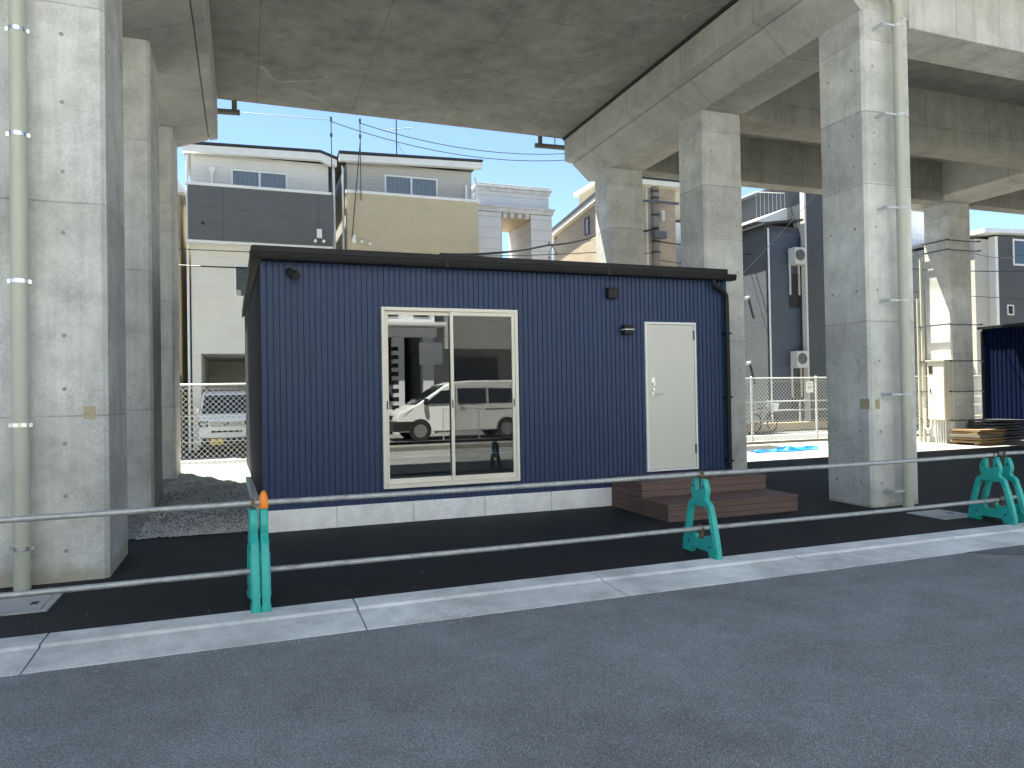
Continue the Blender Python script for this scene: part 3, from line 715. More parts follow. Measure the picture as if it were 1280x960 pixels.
for i in range(-int(hh / p) - 1, n):
    xa = x0f + i * p; xb = xa + hh
    sa, sb = max(xa, x0f), min(xb, x1f)
    if sb > sa:
        wirebar(mb, (sa, -.008, .08 + sa - xa), (sb, -.008, .08 + sb - xa), rw)
        wirebar(mb, (sa, .004, hf - .02 - (sa - xa)), (sb, .004, hf - .02 - (sb - xa)), rw)
for z in (.1, .62, 1.15, 1.72): wirebar(mb, (x0f, -.012, z), (x1f, -.012, z), .004)
mb.build('wire_mesh', 'wire', FN, smooth=False)
sg = thing('notice_board', 'small white notice plate tied to the chain-link fence', 'sign', (14.93, 7.77, 1.55))
B().box(-.12, .12, -.006, .004, -.16, .16).build('plate', 'white', sg, bevel=.002)
bl = B()
for i, (w, z) in enumerate(((.07, .08), (.085, .0), (.085, -.03), (.06, -.07))): bl.box(-w, w, -.0075, -.006, z, z + .012)
bl.build('print_lines', 'panel', sg)

# ------------------------------------------------------------------ houses behind
def window(parent, x0, x1, z0, z1, y, frame='white', split=True, curtain=True, fr=.05, deep=.06):
    f = B().box(x0, x0 + fr, y - .05, y + .02, z0, z1).box(x1 - fr, x1, y - .05, y + .02, z0, z1).box(x0 + fr, x1 - fr, y - .05, y + .02, z1 - fr, z1).box(x0 + fr, x1 - fr, y - .055, y + .02, z0, z0 + fr)
    if split: f.box((x0 + x1) / 2 - .03, (x0 + x1) / 2 + .03, y - .04, y + .02, z0 + fr, z1 - fr)
    f = f.build('window', frame, parent)
    B().poly([(x0 + fr, y - .02, z0 + fr), (x1 - fr, y - .02, z0 + fr), (x1 - fr, y - .02, z1 - fr), (x0 + fr, y - .02, z1 - fr)]).build('pane', 'winglass', f, fixn=False)
    if curtain:
        B().poly([(x0 + fr, y - .008, z0 + fr), (x1 - fr, y - .008, z0 + fr), (x1 - fr, y - .008, z1 - fr), (x0 + fr, y - .008, z1 - fr)]).build('curtain', 'curtain', f, fixn=False)
    else:
        B().poly([(x0 + fr, y - .008, z0 + fr), (x1 - fr, y - .008, z0 + fr), (x1 - fr, y - .008, z1 - fr), (x0 + fr, y - .008, z1 - fr)]).build('dark_room', 'dark', f, fixn=False)
    return f
M_['winglass'] = glass('house window glass', .04, (.75, .8, .85))
def downpipe(parent, x, y, z0, z1, r=.035, mat='white'):
    b = B().tube([(x, y + .1, z1 + .18), (x, y, z1), (x, y, z0)], r, 10); b.build('downpipe', mat, parent)
def wallvent(parent, x, z, y, mat='white'):
    B().cyl((x, y, z), (x, y - .08, z), .09, .08, 14).build('vent_cap', mat, parent)

HA = thing('house', 'white three-storey house with charcoal balcony front and garage', 'house', (0, 14.5, 0))
w = B().box(-1.6, -1.36, 0, 8, 0, 2.84).box(2.16, 2.40, 0, 8, 0, 2.84).box(-1.6, 2.40, 0, 8, 2.84, 6.15)
w.build('lower_wall', 'sideC', HA)
B().box(-1.36, 2.16, 5.6, 5.7, 0, 2.84).build('garage_back_wall', 'sideC', HA)
B().box(-1.57, 2.37, .03, 8, 6.15, 8.78).build('upper_wall', 'sideW', HA)
B().box(-1.64, 2.44, -.42, .0, 6.12, 7.70).box(-1.64, -1.5, .0, 1.5, 6.12, 7.70).build('balcony_panel', 'sideG', HA)
B().box(-1.70, 2.48, -.46, -.3, 7.7, 7.78).box(-1.70, 2.44, -.40, .0, 6.04, 6.118).build('balcony_trim', 'white', HA)
for xx in (-.71, 2.0): B().box(xx, xx + .01, -.424, -.41, 6.13, 7.69).build('panel_joint', 'dark', HA)
B().cyl((-1.25, -.40, 6.6), (-1.25, -.43, 6.6), .05, n=14).build('vent_hole', 'dark', HA)
rf = B().prism([(-1.8, 8.98), (2.1, 9.1), (2.62, 8.93), (2.62, 8.86), (2.1, 9.04), (-1.8, 8.92)], 'y', -.35, 8.3).build('roof', 'roof', HA)
B().prism([(-1.78, 8.9), (2.1, 9.02), (2.6, 8.85), (2.6, 8.66), (2.35, 8.68), (2.1, 8.8), (-1.78, 8.70)], 'y', -.3, -.1).build('fascia', 'white', HA)
window(HA, -.47, 1.14, 7.5, 8.38, .03); window(HA, -.42, .3, 4.52, 5.5, 0, split=False)
downpipe(HA, -1.68, -.05, 0, 8.5); downpipe(HA, 2.52, -.1, 0, 8.5, .04)
B().cyl((-1.0, -.02, 7.78), (-1.0, -.02, 8.3), .045, n=10).cyl((-1.0, -.02, 8.3), (-1.0, -.06, 8.3), .09, n=14).build('flue', 'white', HA)
B().box(1.95, 2.1, -.5, -.42, 6.35, 6.62).cyl((1.9, -.45, 6.25), (1.9, -.53, 6.25), .05, n=8).cyl((2.15, -.45, 6.25), (2.15, -.53, 6.25), .05, n=8).build('meter_box', 'white', HA)

HB = thing('house', 'three-storey house with tan block balcony front and grey upper wall', 'house', (0, 14.5, 0))
B().box(2.92, 7.10, 0, 8, 0, 6.1).build('lower_wall', 'sideC', HB)
B().box(2.95, 7.06, .03, 8, 6.1, 8.95).build('upper_wall', 'sideLG', HB)
B().box(2.88, 7.14, -.42, .0, 6.06, 7.82).build('balcony_panel', 'sideTan', HB)
B().box(2.84, 7.18, -.46, -.3, 7.82, 7.91).build('balcony_trim', 'white', HB)
B().prism([(2.66, 9.14), (7.36, 9.3), (7.36, 9.24), (2.66, 9.07)], 'y', -.35, 8.3).build('roof', 'roof', HB)
B().prism([(2.68, 9.05), (7.34, 9.22), (7.34, 9.02), (2.68, 8.85)], 'y', -.3, -.1).build('fascia', 'white', HB)
window(HB, 4.13, 5.88, 7.6, 8.62, .03)
downpipe(HB, 2.8, -.05, 0, 8.6); downpipe(HB, 7.2, -.05, 5, 8.6)
B().cyl((6.85, -.02, 7.9), (6.85, -.02, 8.5), .05, n=10).build('flue', 'white', HB)
B().box(3.0, 3.12, -.5, -.42, 6.25, 6.5).cyl((3.3, -.45, 6.3), (3.3, -.53, 6.3), .05, n=8).cyl((3.55, -.45, 6.25), (3.55, -.53, 6.25), .05, n=8).build('meter_box', 'white', HB)
an = thing('tv_antenna', 'thin grey television aerial on the roof of the tan house', 'antenna', (4.68, 15.2, 9.15))
b = B().cyl((0, 0, 0), (0, 0, 1.55), .018, n=8).cyl((-.4, .1, 1.2), (.55, -.1, 1.32), .01, n=6)
for i in range(7): b.cyl((-.35 + .13 * i, -.13, 1.2 + .017 * i), (-.35 + .13 * i, .13, 1.2 + .017 * i), .006, n=5)
b.tube([(-.6, 0, .02), (-.1, 0, .7), (0, 0, .8)], .006, 5).tube([(.5, 0, .05), (0, 0, .8)], .006, 5)
b.build('mast', 'cable', an)

HJ = thing('house', 'tall cream house glimpsed in the gap beside the rear left pillar', 'house', (-3.5, 14.6, 0))
B().box(-1.5, 1.62, .0, 8, 0, 7.6).build('wall', 'tanwall', HJ)
B().prism([(-1.7, 7.9), (1.55, 7.9), (1.75, 7.62), (1.75, 7.52), (-1.7, 7.52)], 'y', -.3, 8.2).build('roof', 'white', HJ)
downpipe(HJ, 1.5, -.06, 0, 7.4); B().box(1.2, 1.45, -.1, 0, 5.2, 6.9).build('shutter', 'brownpipe', HJ)
B().box(1.0, 1.6, -.04, 0.01, 0, 2.2).build('doorway', 'dark', HJ)

HK = thing('house', 'distant pale house low in the gap between the two balconied houses', 'house', (4.2, 25, 0))
B().box(-.9, 1.0, 0, 5, 0, 8.2).build('wall', 'sideW', HK)
B().prism([(-1.1, 8.2), (0, 9.0), (1.2, 8.2)], 'y', -.3, 5.3).build('roof', 'tanwall', HK)

# white stone stair tower with cornices
TC = thing('stair_tower', 'white stone rooftop tower with cornices and open archway', 'tower', (8.4, 18, 0))
B().box(0, .95, 0, 2.6, 0, 8.6).box(2.2, 3.1, 0, 2.6, 0, 8.6).build('pier', 'tower', TC)
B().box(.95, 2.2, .02, 2.6, 8.45, 8.62).build('arch_soffit', 'tanwall', TC)
B().box(.95, 1.0, .1, 2.5, 0, 8.45).box(.96, 1.35, 2.3, 2.58, 0, 8.45).build('arch_lining', 'tanwall', TC)
for i in range(4): B().box(1.02 + i * .31, 1.17 + i * .31, -.03, .1, 8.42, 8.615).build('dentil', 'cornice', TC)
B().box(-.06, 3.16, -.06, 2.66, 8.62, 8.78).box(-.12, 3.22, -.12, 2.72, 8.78, 8.86).build('cornice', 'cornice', TC, bevel=.01)
B().box(.05, 3.0, .05, 2.5, 8.86, 9.42).build('attic', 'tower', TC)
B().box(-.02, 3.06, -.02, 2.56, 9.42, 9.55).box(-.08, 3.12, -.08, 2.62, 9.55, 9.62).box(-.03, 3.07, -.03, 2.57, 9.62, 9.72).build('top_cornice', 'cornice', TC, bevel=.01)
B().box(0, 3.1, .3, 2.6, 0, 6.6).build('lower_wall', 'tower', TC)

# brick gable house
HD = thing('house', 'brick house with sloping pale eave behind the roof of the office', 'house', (13, 17, 0))
B().prism([(-1.9, 0), (4.3, 0), (4.3, 8.75), (-1.9, 9.45)], 'x', 0, 2.4).build('wall', 'brick', HD)
B().prism([(-2.2, 9.55), (4.7, 8.75), (4.7, 8.62), (-2.2, 9.40)], 'x', -.22, 2.7).build('roof', 'roof', HD)
B().prism([(-2.2, 9.40), (4.7, 8.62), (4.7, 8.44), (-2.2, 9.22)], 'x', -.2, 2.6).build('eave', 'ivory', HD)
f = B().box(-.05, .02, .62, .66, 7.9, 8.6).box(-.05, .02, .96, 1.0, 7.9, 8.6).box(-.05, .02, .66, .96, 7.9, 7.94).box(-.05, .02, .66, .96, 8.56, 8.6).build('window', 'navy', HD)
B().box(-.02, .005, .66, .96, 7.94, 8.56).build('pane', 'curtain', f)
B().box(-.03, .03, -1.93, -1.8, 0, 9.3).build('corner_trim', 'white', HD)

HE = thing('house', 'house with tan brick top storey over a white lower wall', 'house', (17, 20, 0))
B().box(-.4, 5, .0, 6, 9.25, 11.9).build('upper_wall', 'sideTan', HE)
B().box(-.3, 5, -.3, 6, 0, 9.2).build('lower_wall', 'sideW', HE)
B().box(-.6, 5.2, -.3, 6.2, 11.9, 12.1).build('roof', 'whiteR', HE)
B().box(-.4, 5.05, -.35, .0, 9.2, 9.3).build('ledge', 'roof', HE)
window(HE, .55, 1.3, 9.5, 10.4, 0, curtain=True); window(HE, .82, 1.15, 8.4, 8.8, -.3, split=False, curtain=False, fr=.04)
B().box(-.1, 1.9, -.36, -.3, 6.6, 7.05).build('name_strip', 'brownpipe', HE)

# navy house and charcoal slab house
HF = thing('house', 'navy house with blue-grey sunlit flank and two outdoor units', 'house', (18.77, 14, 0))
B().box(.01, 1.9, 0, .12, 0, 7.6).box(.01, 1.9, .12, 5, 0, 7.85).build('front_wall', 'navyH', HF)
B().box(-.06, .008, .03, 5, 0, 7.8).build('flank_wall', 'navyH_sunlit', HF)
B().prism([(-.35, 7.85), (1.5, 8.1), (1.5, 8.02), (-.35, 7.76)], 'y', -.3, 5.3).build('roof', 'roof', HF)
B().prism([(-.1, 8.1), (1.53, 8.75), (1.53, 8.1)], 'y', .6, 5).build('roof_deck', 'whiteR', HF)
rl = B()
for i in range(8): rl.cyl((.1 + .2 * i, .7, 8.2), (.1 + .2 * i, .7, 9.3), .007, n=6)
rl.cyl((.1, .7, 9.3), (1.5, .7, 9.35), .018, n=6).cyl((.1, .7, 9.3), (.1, 4.8, 9.3), .018, n=6)
rl.build('roof_railing', 'post', HF)
B().cyl((.03, -.03, 0), (.03, -.03, 7.7), .035, n=8).build('downpipe', 'whiteR', HF)
for z in (6.9, 4.5):
    B().box(-.055, -.25, 1.2, 1.3, z - 1.75, z - 1.5).build('flank_vent', 'blackpl', HF) if False else None
for zz in (5.15, 2.55): B().cyl((-.06, 1.1, zz), (-.2, 1.1, zz - .02), .07, n=10).build('flank_vent', 'whiteR', HF)
for zz in (6.35, 2.35):
    ac = B().box(.95, 1.5, -.42, -.04, zz, zz + .6).build('outdoor_unit', 'acu', HF, bevel=.02)
    B().cyl((1.2, -.421, zz + .3), (1.2, -.435, zz + .3), .22, n=20).build('fan_grille', 'panel', ac)
    B().box(.95, 1.5, -.44, -.02, zz - .05, zz).box(.98, 1.02, -.1, -.02, zz - 1.2, zz).box(1.42, 1.46, -.1, -.02, zz - 1.2, zz).build('bracket', 'acu', HF)
    B().box(1.0, 1.5, -.03, .01, zz - 1.7, zz - .35).build('window', 'dark', HF)
HG = thing('house', 'tall charcoal slab-sided house beside the navy house', 'house', (20.32, 13.7, 0))
B().box(.06, 5, 0, 6, 0, 9.7).build('wall', 'charH', HG); B().box(-.02, .06, -.03, .2, 0, 9.6).build('corner_trim', 'acu', HG)
B().box(-.1, 5.1, -.1, 6.1, 9.7, 9.8).build('roof', 'roof', HG)
HH = thing('house', 'white glazed-tile building behind the far cabinet pillar', 'building', (33, 20, 0))
B().box(-3, 4.6, 0, 8, 5.4, 12.2).build('upper_wall', 'tile', HH); B().box(-2.9, 4.5, .1, 8, 0, 5.4).build('lower_wall', 'brownpipe', HH)
window(HH, .45, 1.1, 7.6, 9.1, 0, split=False, curtain=False)
B().box(-2, 4, .02, .1, 2, 4.4).build('shop_front', 'charH', HH)
HI = thing('house', 'dark charcoal house with white corner trim above the small navy shed', 'house', (33.4, 16, 0))
B().box(.7, 8, 0, 6, 0, 8.75).build('wall', 'charH', HI); B().box(-.4, .55, .3, 6, 0, 8.6).build('side_wall', 'sideLG', HI)
B().box(.55, .74, -.04, .3, 0, 8.7).build('corner_trim', 'white', HI)
B().prism([(-.6, 8.75), (8.3, 9.1), (8.3, 9.3), (-.6, 8.95)], 'y', -.4, 6.4).build('roof', 'whiteR', HI)
window(HI, 1.8, 4.2, 7.35, 8.75 - .1, 0, curtain=False, fr=.08); window(HI, 1.3, 1.75, 4.9, 5.4, 0, split=False, curtain=False)
HM = thing('house', 'grey building low behind the fence right of the slim pillar', 'house', (26, 24, 0))
B().box(0, 5, 0, 6, 0, 6.2).build('wall', 'brownpipe', HM); B().box(-.2, 5.2, -.2, 6.2, 6.2, 6.35).build('roof', 'roof', HM)

# ------------------------------------------------------------------ utility pole, masts, wires
M_['polegrey'] = plain('weathered pole concrete', (.2, .19, .17), .8, var=.2)
UP = thing('utility_pole', 'concrete utility pole with fittings seen between two slim pillars', 'utility pole', (14.45, 15, 0))
B().cyl((0, 0, 0), (0, 0, 11), .145, .12, 18).build('pole', 'polegrey', UP)
for z in (9.0, 8.75, 8.1, 7.6, 7.35, 7.1, 6.7): B().cyl((0, 0, z), (0, 0, z + .06), .155, n=16).build('band', 'blackpl', UP)
B().box(-.9, .9, -.24, -.16, 8.55, 8.63).build('cross_arm', 'panel', UP)
B().box(-.28, .24, -.4, -.18, 7.2, 7.45).build('junction_box', 'panel', UP); B().cyl((.25, -.12, 7.9), (.25, -.12, 8.3), .07, n=10).build('insulator', 'acu', UP)
B().cyl((-.3, .1, 0), (-.3, .1, 11), .045, n=10).build('riser_pipe', 'acu', UP)
for x, lab, top in ((2.42, 'thin service mast at the right edge of the white house', 10.0), (3.3, 'thin service mast standing on the tan house front', 10.05)):
    t = thing('service_mast', lab, 'mast', (x, 14.03, 7.6))
    B().cyl((0, 0, 0), (0, 0, top - 7.6), .015, n=8).build('mast_pipe', 'panel', t); B().cyl((0, 0, top - 7.62), (0, 0, top - 7.5), .035, n=8).build('insulator', 'panel', t); B().cyl((0, 0, top - 8.1), (0, 0, top - 8.0), .04, n=8).build('insulator', 'panel', t)
GWI = 'overhead wires behind the office'
def wire(label, pts, sag=.0, r=.012, n=14):
    P = [Vector(p) for p in pts]; out = []
    for a, c in zip(P, P[1:]):
        for i in range(n): f = i / n; q = a.lerp(c, f); q.z -= sag * 4 * f * (1 - f); out.append(q)
    out.append(P[-1]); o0 = P[0]
    return tag(B().tube([q - o0 for q in out], r, 6).build('overhead_wire', 'cable', None, o0), label, 'wire', GWI)
wire('upper thin wire sagging from the mast on the tan house to the deck corner', [(3.3, 14, 10.0), (14.4, 15, 11.0)], .75, .013)
wire('lower thin wire sagging from the white house mast to the deck corner', [(2.42, 14, 9.95), (14.3, 14.9, 10.7)], .85, .013)
wire('faint wire rising from the white house mast to the deck edge at left', [(2.42, 14, 10.0), (-6, 14, 9.9)], .05, .009)
wire('drop wire falling down the tan balcony front', [(3.3, 13.98, 9.5), (3.0, 13.99, 6.4)], -.0, .014)
wire('thick black cable passing in front of the stone tower', [(5.6, 13.3, 5.9), (9.6, 14, 6.55), (12.2, 14.6, 7.35), (14.4, 14.8, 7.6)], .12, .04)
wire('thin cable low across the stone tower', [(5.0, 13.2, 5.8), (12.0, 14.6, 6.55), (14.4, 14.8, 6.7)], .06, .015)
wire('cable along the underside of the charcoal balcony', [(-6, 13.6, 5.85), (3.0, 13.9, 5.9)], .12, .012)
wire('twin cable crossing the cream wall below the charcoal balcony', [(-6, 13.3, 5.35), (2.4, 13.4, 5.3)], .1, .02)
wire('black cable crossing the navy house at its upper unit', [(14.5, 14.8, 7.1), (40, 15.5, 7.3)], .5, .022)
wire('thin cable crossing the navy house at mid height', [(14.5, 14.8, 6.4), (40, 15.5, 5.7)], .35, .014)
wire('thin wire descending across the navy flank', [(15.8, 13.4, 4.6), (20.4, 13.2, 8.9)], .05, .009)
wire('thin cable from the far cabinet pillar to the dark house', [(18, 5.8, 5.4), (36, 16, 7.9)], .25, .014)
jb = thing('cable_box', 'black cable joint box hanging on the thick cable by the brick house', 'cable box', (12.3, 14.55, 7.15))
B().box(-.1, .1, -.08, .08, -.28, .22).cyl((0, 0, .22), (0, 0, .32), .03, n=8).build('case', 'blackpl', jb, bevel=.03)
jb = thing('cable_box', 'black cable joint hung right of the utility pole', 'cable box', (16.1, 14.85, 6.95))
B().cyl((-.35, 0, 0), (.35, 0, .02), .09, n=12).cyl((-.5, 0, .0), (-.35, 0, 0), .03, .09, n=12).build('case', 'blackpl', jb)
cb = thing('insulator_cluster', 'small cluster of cable hooks on the thick cable before the tower', 'cable fitting', (9.75, 14, 6.5))
b = B()
for dz, s in ((.3, 1), (-.25, 1), (.1, -1), (-.4, -1)): b.tube([(0, 0, 0), (s * .12, -.02, dz * .5), (s * .13, -.02, dz)], .012, 6).cyl((s * .13, -.02, dz - .05), (s * .13, -.02, dz + .05), .03, n=8)
b.build('hook', 'panel', cb)

# ------------------------------------------------------------------ far right: cabinet, stacks, shed, tarp
EB = thing('electric_cabinet', 'cream electric cabinet strapped to the far pillar', 'cabinet', (17.09, 5.42, .62))
B().box(-.26, 0, -.36, .14, 0, 1.55).build('case', 'ebox', EB, bevel=.01); B().box(-.272, -.26, -.345, .125, .015, 1.5).build('door', 'ebox', EB, bevel=.006)
B().box(-.28, -.271, -.02, .09, 1.22, 1.42).build('meter_window', 'blackpl', EB); B().box(-.29, -.271, .04, .065, .72, .82).build('latch', 'panel', EB)
B().box(-.3, .03, -.39, .17, 1.55, 1.575).build('rain_lid', 'ebox', EB)
b = B()
for i in range(5): b.cyl((-.16, -.28 + .07 * i, -.65), (-.16, -.28 + .07 * i, .0), .02, n=8)
b.tube([(-.15, .12, .02), (-.15, .14, -.2), (-.15, .24, -.3), (-.15, .34, -.2), (-.15, .34, .3)], .04, 10); b.build('conduit', 'acu', EB)
t = thing('conduit', 'tall grey conduit pipes running up the far cabinet pillar', 'conduit', (17.05, 5.86, 0))
B().cyl((0, 0, 0), (0, 0, 5.0), .045, n=10).cyl((-.03, .1, 0), (-.03, .1, 3.9), .04, n=10).build('riser', 'pvc', t)
for z in (.6, 1.35, 2.15, 3.1, 5.05, 5.3): B().box(-.06, 1.0, -.86, -.82, z, z + .02).box(-.06, -.03, -.86, .25, z, z + .035).cyl((1.0, -.86, z + .01), (1.0, -.96, z + .01), .02, n=6).build('strap', 'panel', t)
rnd = random.Random(5)
GB = 'plywood boards stacked by the far pillar'; GS = 'grey steel panels stacked beside the shed'
z = 0.0
tb = thing('pallet', 'low wooden skid under the plywood boards by the far pillar', 'skid', (17.35, 4.62, 0))
B().box(-.42, .42, -.34, -.24, 0, .06).box(-.42, .42, .24, .34, 0, .06).build('bearer', 'wood', tb, bevel=.004)
labs = ['lowest weathered plywood board on the skid', 'second plywood board from the bottom', 'third plywood board from the bottom, darker edge', 'fourth plywood board of the low stack', 'top plywood board in the sun beside the cabinet']
for i in range(5):
    h = .055 if i != 2 else .065
    z = .062 + i * .072
    o = B().box(-.46, .46, -.4, .4, 0, h).build('plywood_board', 'wood' if i != 2 else 'brownpipe', None, (17.35 + rnd.uniform(-.04, .04), 4.6 + rnd.uniform(-.03, .03), z), bevel=.003)
    o.rotation_euler = (0, 0, rnd.uniform(-.05, .05)); tag(o, labs[i], 'board', GB)
labs2 = ['lowest grey steel panel of the stack by the shed', 'second grey steel panel from the bottom', 'third grey steel panel from the bottom', 'fourth grey steel panel from the bottom', 'middle grey steel panel with pale rim', 'sixth grey steel panel from the bottom', 'seventh grey steel panel just under the top two', 'second grey steel panel from the top', 'topmost grey steel panel with pale rim beside the shed']
for i in range(9):
    o = B().box(-.6, .6, -.42, .42, 0, .018).box(-.6, .6, -.42, -.4, -.022, 0).box(-.6, .6, .4, .42, -.022, 0).box(-.6, -.58, -.4, .4, -.022, 0).box(.58, .6, -.4, .4, -.022, 0).build('steel_panel', 'panel', None, (18.2 + rnd.uniform(-.05, .05), 4.75 + rnd.uniform(-.04, .04), .03 + i * .07), bevel=.002)
    o.rotation_euler = (rnd.uniform(-.01, .01), rnd.uniform(-.015, .015), rnd.uniform(-.06, .06)); tag(o, labs2[i], 'panel', GS)
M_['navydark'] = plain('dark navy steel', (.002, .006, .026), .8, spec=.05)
SH = thing('storage_shed', 'small navy ribbed metal shed behind the stacked steel panels', 'shed', (19.0, 5.63, 0), R(-90))
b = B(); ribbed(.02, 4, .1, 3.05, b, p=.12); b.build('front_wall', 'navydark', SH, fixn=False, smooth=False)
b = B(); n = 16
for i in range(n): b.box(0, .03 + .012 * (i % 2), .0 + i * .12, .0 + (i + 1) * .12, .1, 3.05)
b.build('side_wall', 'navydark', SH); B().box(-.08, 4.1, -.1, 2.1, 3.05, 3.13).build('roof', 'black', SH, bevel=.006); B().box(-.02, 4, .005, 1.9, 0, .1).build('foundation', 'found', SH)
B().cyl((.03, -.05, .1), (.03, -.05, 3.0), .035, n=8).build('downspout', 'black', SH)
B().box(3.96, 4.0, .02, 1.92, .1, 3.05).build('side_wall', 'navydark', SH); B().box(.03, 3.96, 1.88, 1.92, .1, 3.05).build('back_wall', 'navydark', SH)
# crumpled blue tarpaulin
b = B(); nx, ny = 46, 10
def tz(u, v): return .02 + max(0, .11 * math.sin(PI * v) * (.35 + .65 * u) * (.7 + .5 * math.sin(11 * u + 4 * v)) + .03 * math.sin(31 * u + 9 * v) * math.sin(PI * v))
P = [[(11.0 + 2.0 * u + .04 * math.sin(14 * v + 3 * u), 5.32 + .42 * v * (.5 + .5 * u) + .05 * math.sin(9 * u), tz(u, v)) for v in np.linspace(0, 1, ny)] for u in np.linspace(0, 1, nx)]
for i in range(nx - 1):
    for j in range(ny - 1): b.poly([P[i][j], P[i + 1][j], P[i + 1][j + 1], P[i][j + 1]])
o = b.build('tarpaulin', 'tarp'); tag(o, 'crumpled blue tarpaulin lying before the back fence', 'tarpaulin')
t = thing('shadow_strip', 'dark painted shadow strip along the fence behind the blue tarpaulin', 'drain', (12, 6.2, 0))
B().box(-3, .9, -.3, .9, -.02, .012).build('shadow_sheet', 'lot', t)  # dark sheet painting the shadow band behind the tarpaulin

# planter wall and railing across the back street
t = thing('garden_railing', 'pale pipe railing on a low wall in front of the navy house', 'railing', (17, 12.7, 0))
b = B().box(-4, 12, -.1, .1, 0, .28); b.build('low_wall', 'tanwall', t, bevel=.01)
b = B()
for i in range(9): b.cyl((-4 + 2 * i, 0, .28), (-4 + 2 * i, 0, 1.05), .03, n=8)
for z in (.72, 1.05): b.cyl((-4, 0, z), (12, 0, z), .026, n=8)
b.build('rail', 'post', t)
pl = thing('potted_shrub', 'small green shrub behind the fence beside the slim pillar', 'shrub', (21.0, 12.2, 0))
b = B(); rnd = random.Random(2)
for i in range(260):
    c = Vector((rnd.gauss(0, .25), rnd.gauss(0, .25), .6 + rnd.gauss(0, .28))); d = Vector((rnd.uniform(-1, 1), rnd.uniform(-1, 1), rnd.uniform(-.3, 1))).normalized() * .08; e = d.orthogonal().normalized() * .03
    b.poly([c, c + d * .5 + e, c + d, c + d * .5 - e])
b.build('foliage', 'leaf', pl, fixn=False, smooth=False); B().cyl((0, 0, .02), (0, 0, .5), .03, .015, 8).build('stem', 'brownpipe', pl)
BK = thing('bicycle', 'bicycle with white basket parked behind the chain-link fence', 'bicycle', (16.55, 11.7, .02), R(20))
for wx in (-.52, .52):
    b = B(); pts = [(wx + .31 * math.cos(2 * PI * i / 24), 0, .33 + .31 * math.sin(2 * PI * i / 24)) for i in range(25)]
    b.tube(pts, .022, 6)
    for i in range(8): b.cyl((wx, 0, .33), (wx + .3 * math.cos(PI * i / 4), 0, .33 + .3 * math.sin(PI * i / 4)), .003, n=4)
    b.build('wheel', 'tyre', BK)
B().tube([(-.52, 0, .33), (-.15, 0, .3), (-.25, 0, .8)], .017, 8).tube([(-.15, 0, .3), (.38, 0, .72)], .02, 8).tube([(-.22, 0, .7), (.38, 0, .78)], .017, 8).tube([(.36, 0, .95), (.4, 0, .7), (.52, 0, .33)], .017, 8).build('frame', 'panel', BK)
B().tube([(.25, -.28, 1.05), (.38, -.2, 1.05), (.37, 0, 1.0), (.38, .2, 1.05), (.25, .28, 1.05)], .013, 8).build('handlebar', 'chrome', BK)
B().box(-.36, -.14, -.07, .07, .82, .88).build('saddle', 'blackpl', BK, bevel=.02); B().hexa([(.45, -.12, .72), (.68, -.12, .72), (.68, .12, .72), (.45, .12, .72), (.42, -.16, .98), (.74, -.16, .98), (.74, .16, .98), (.42, .16, .98)]).build('basket', 'whiteR', BK)

# ------------------------------------------------------------------ vehicles
def vehicle(name, label, cat, loc, rz, prof, W, paint, side, shield, rear, wheels, wr, tumble=.1, beltz=1.0):
    """prof: side outline (y from the nose backwards, z); body swept across the width with tumblehome and rounded nose"""
    t = thing(name, label, cat, loc, rz); n = len(prof); st = [-1, -.93, -.6, 0, .6, .93, 1]; b = B()
    def X(s, z): return s * W / 2 * (1 - tumble * max(0, (z - beltz)) / 1.0)
    def Y(s, y): return y + (.10 * (abs(s) ** 3) if y < 1.0 else (-.04 * abs(s) ** 3 if y > 2.5 else 0))
    for s in st:
        e = .985 if abs(s) == 1 else 1.
        for y, z in prof:
            zz = z if abs(s) < .95 else (z - .03 if z > 1.5 else z)
            b.v.append((X(s, z), Y(s, y), zz))
    for i in range(len(st) - 1):
        for j in range(n):
            q = (j + 1) % n; b.f.append((i * n + j, i * n + q, (i + 1) * n + q, (i + 1) * n + j)); b.mi.append(0)
    b.f.append(tuple(range(n))); b.mi.append(0); b.f.append(tuple((len(st) - 1) * n + j for j in reversed(range(n)))); b.mi.append(0)
    b.build('body', paint, t, bevel=.03)
    for poly in side:
        for s in (-1, 1):
            B().poly([(X(s, z) + s * .006 + (0 if z < beltz else s * .002), y, z) for y, z in poly]).build('side_window', 'carG', t, fixn=False)
    (y0, z0), (y1, z1) = shield
    g = B(); ss = np.linspace(-.93, .93, 9); off = Vector((0, -(z1 - z0), (y1 - y0))).normalized() * .010
    for a, c in zip(ss, ss[1:]):
        g.poly([(X(a, z0), Y(a, y0) + off.y, z0 + off.z), (X(c, z0), Y(c, y0) + off.y, z0 + off.z), (X(c, z1) * .97, Y(c, y1) + off.y - (0.0 if y1 >= 1 else 0), z1 + off.z), (X(a, z1) * .97, Y(a, y1) + off.y, z1 + off.z)])
    g.build('windscreen', 'carG', t, fixn=False)
    for wy in wheels:
        for s in (-1, 1):
            xo = s * (W / 2 - .08)
            arch = B().cyl((s * (W / 2 - .05), wy, wr + .02), (s * (W / 2 + .004), wy, wr + .02), wr + .035, n=26).build('wheel_arch', 'dark', t)
            wl = B().cyl((xo - s * .09, wy, wr), (xo + s * .088, wy, wr), wr, n=26).build('wheel', 'tyre', t, bevel=.02)
            B().cyl((xo + s * .086, wy, wr), (xo + s * .094, wy, wr), wr * .66, n=22).cyl((xo + s * .09, wy, wr), (xo + s * .104, wy, wr), wr * .2, n=14).build('rim', 'rim', wl)
    return t
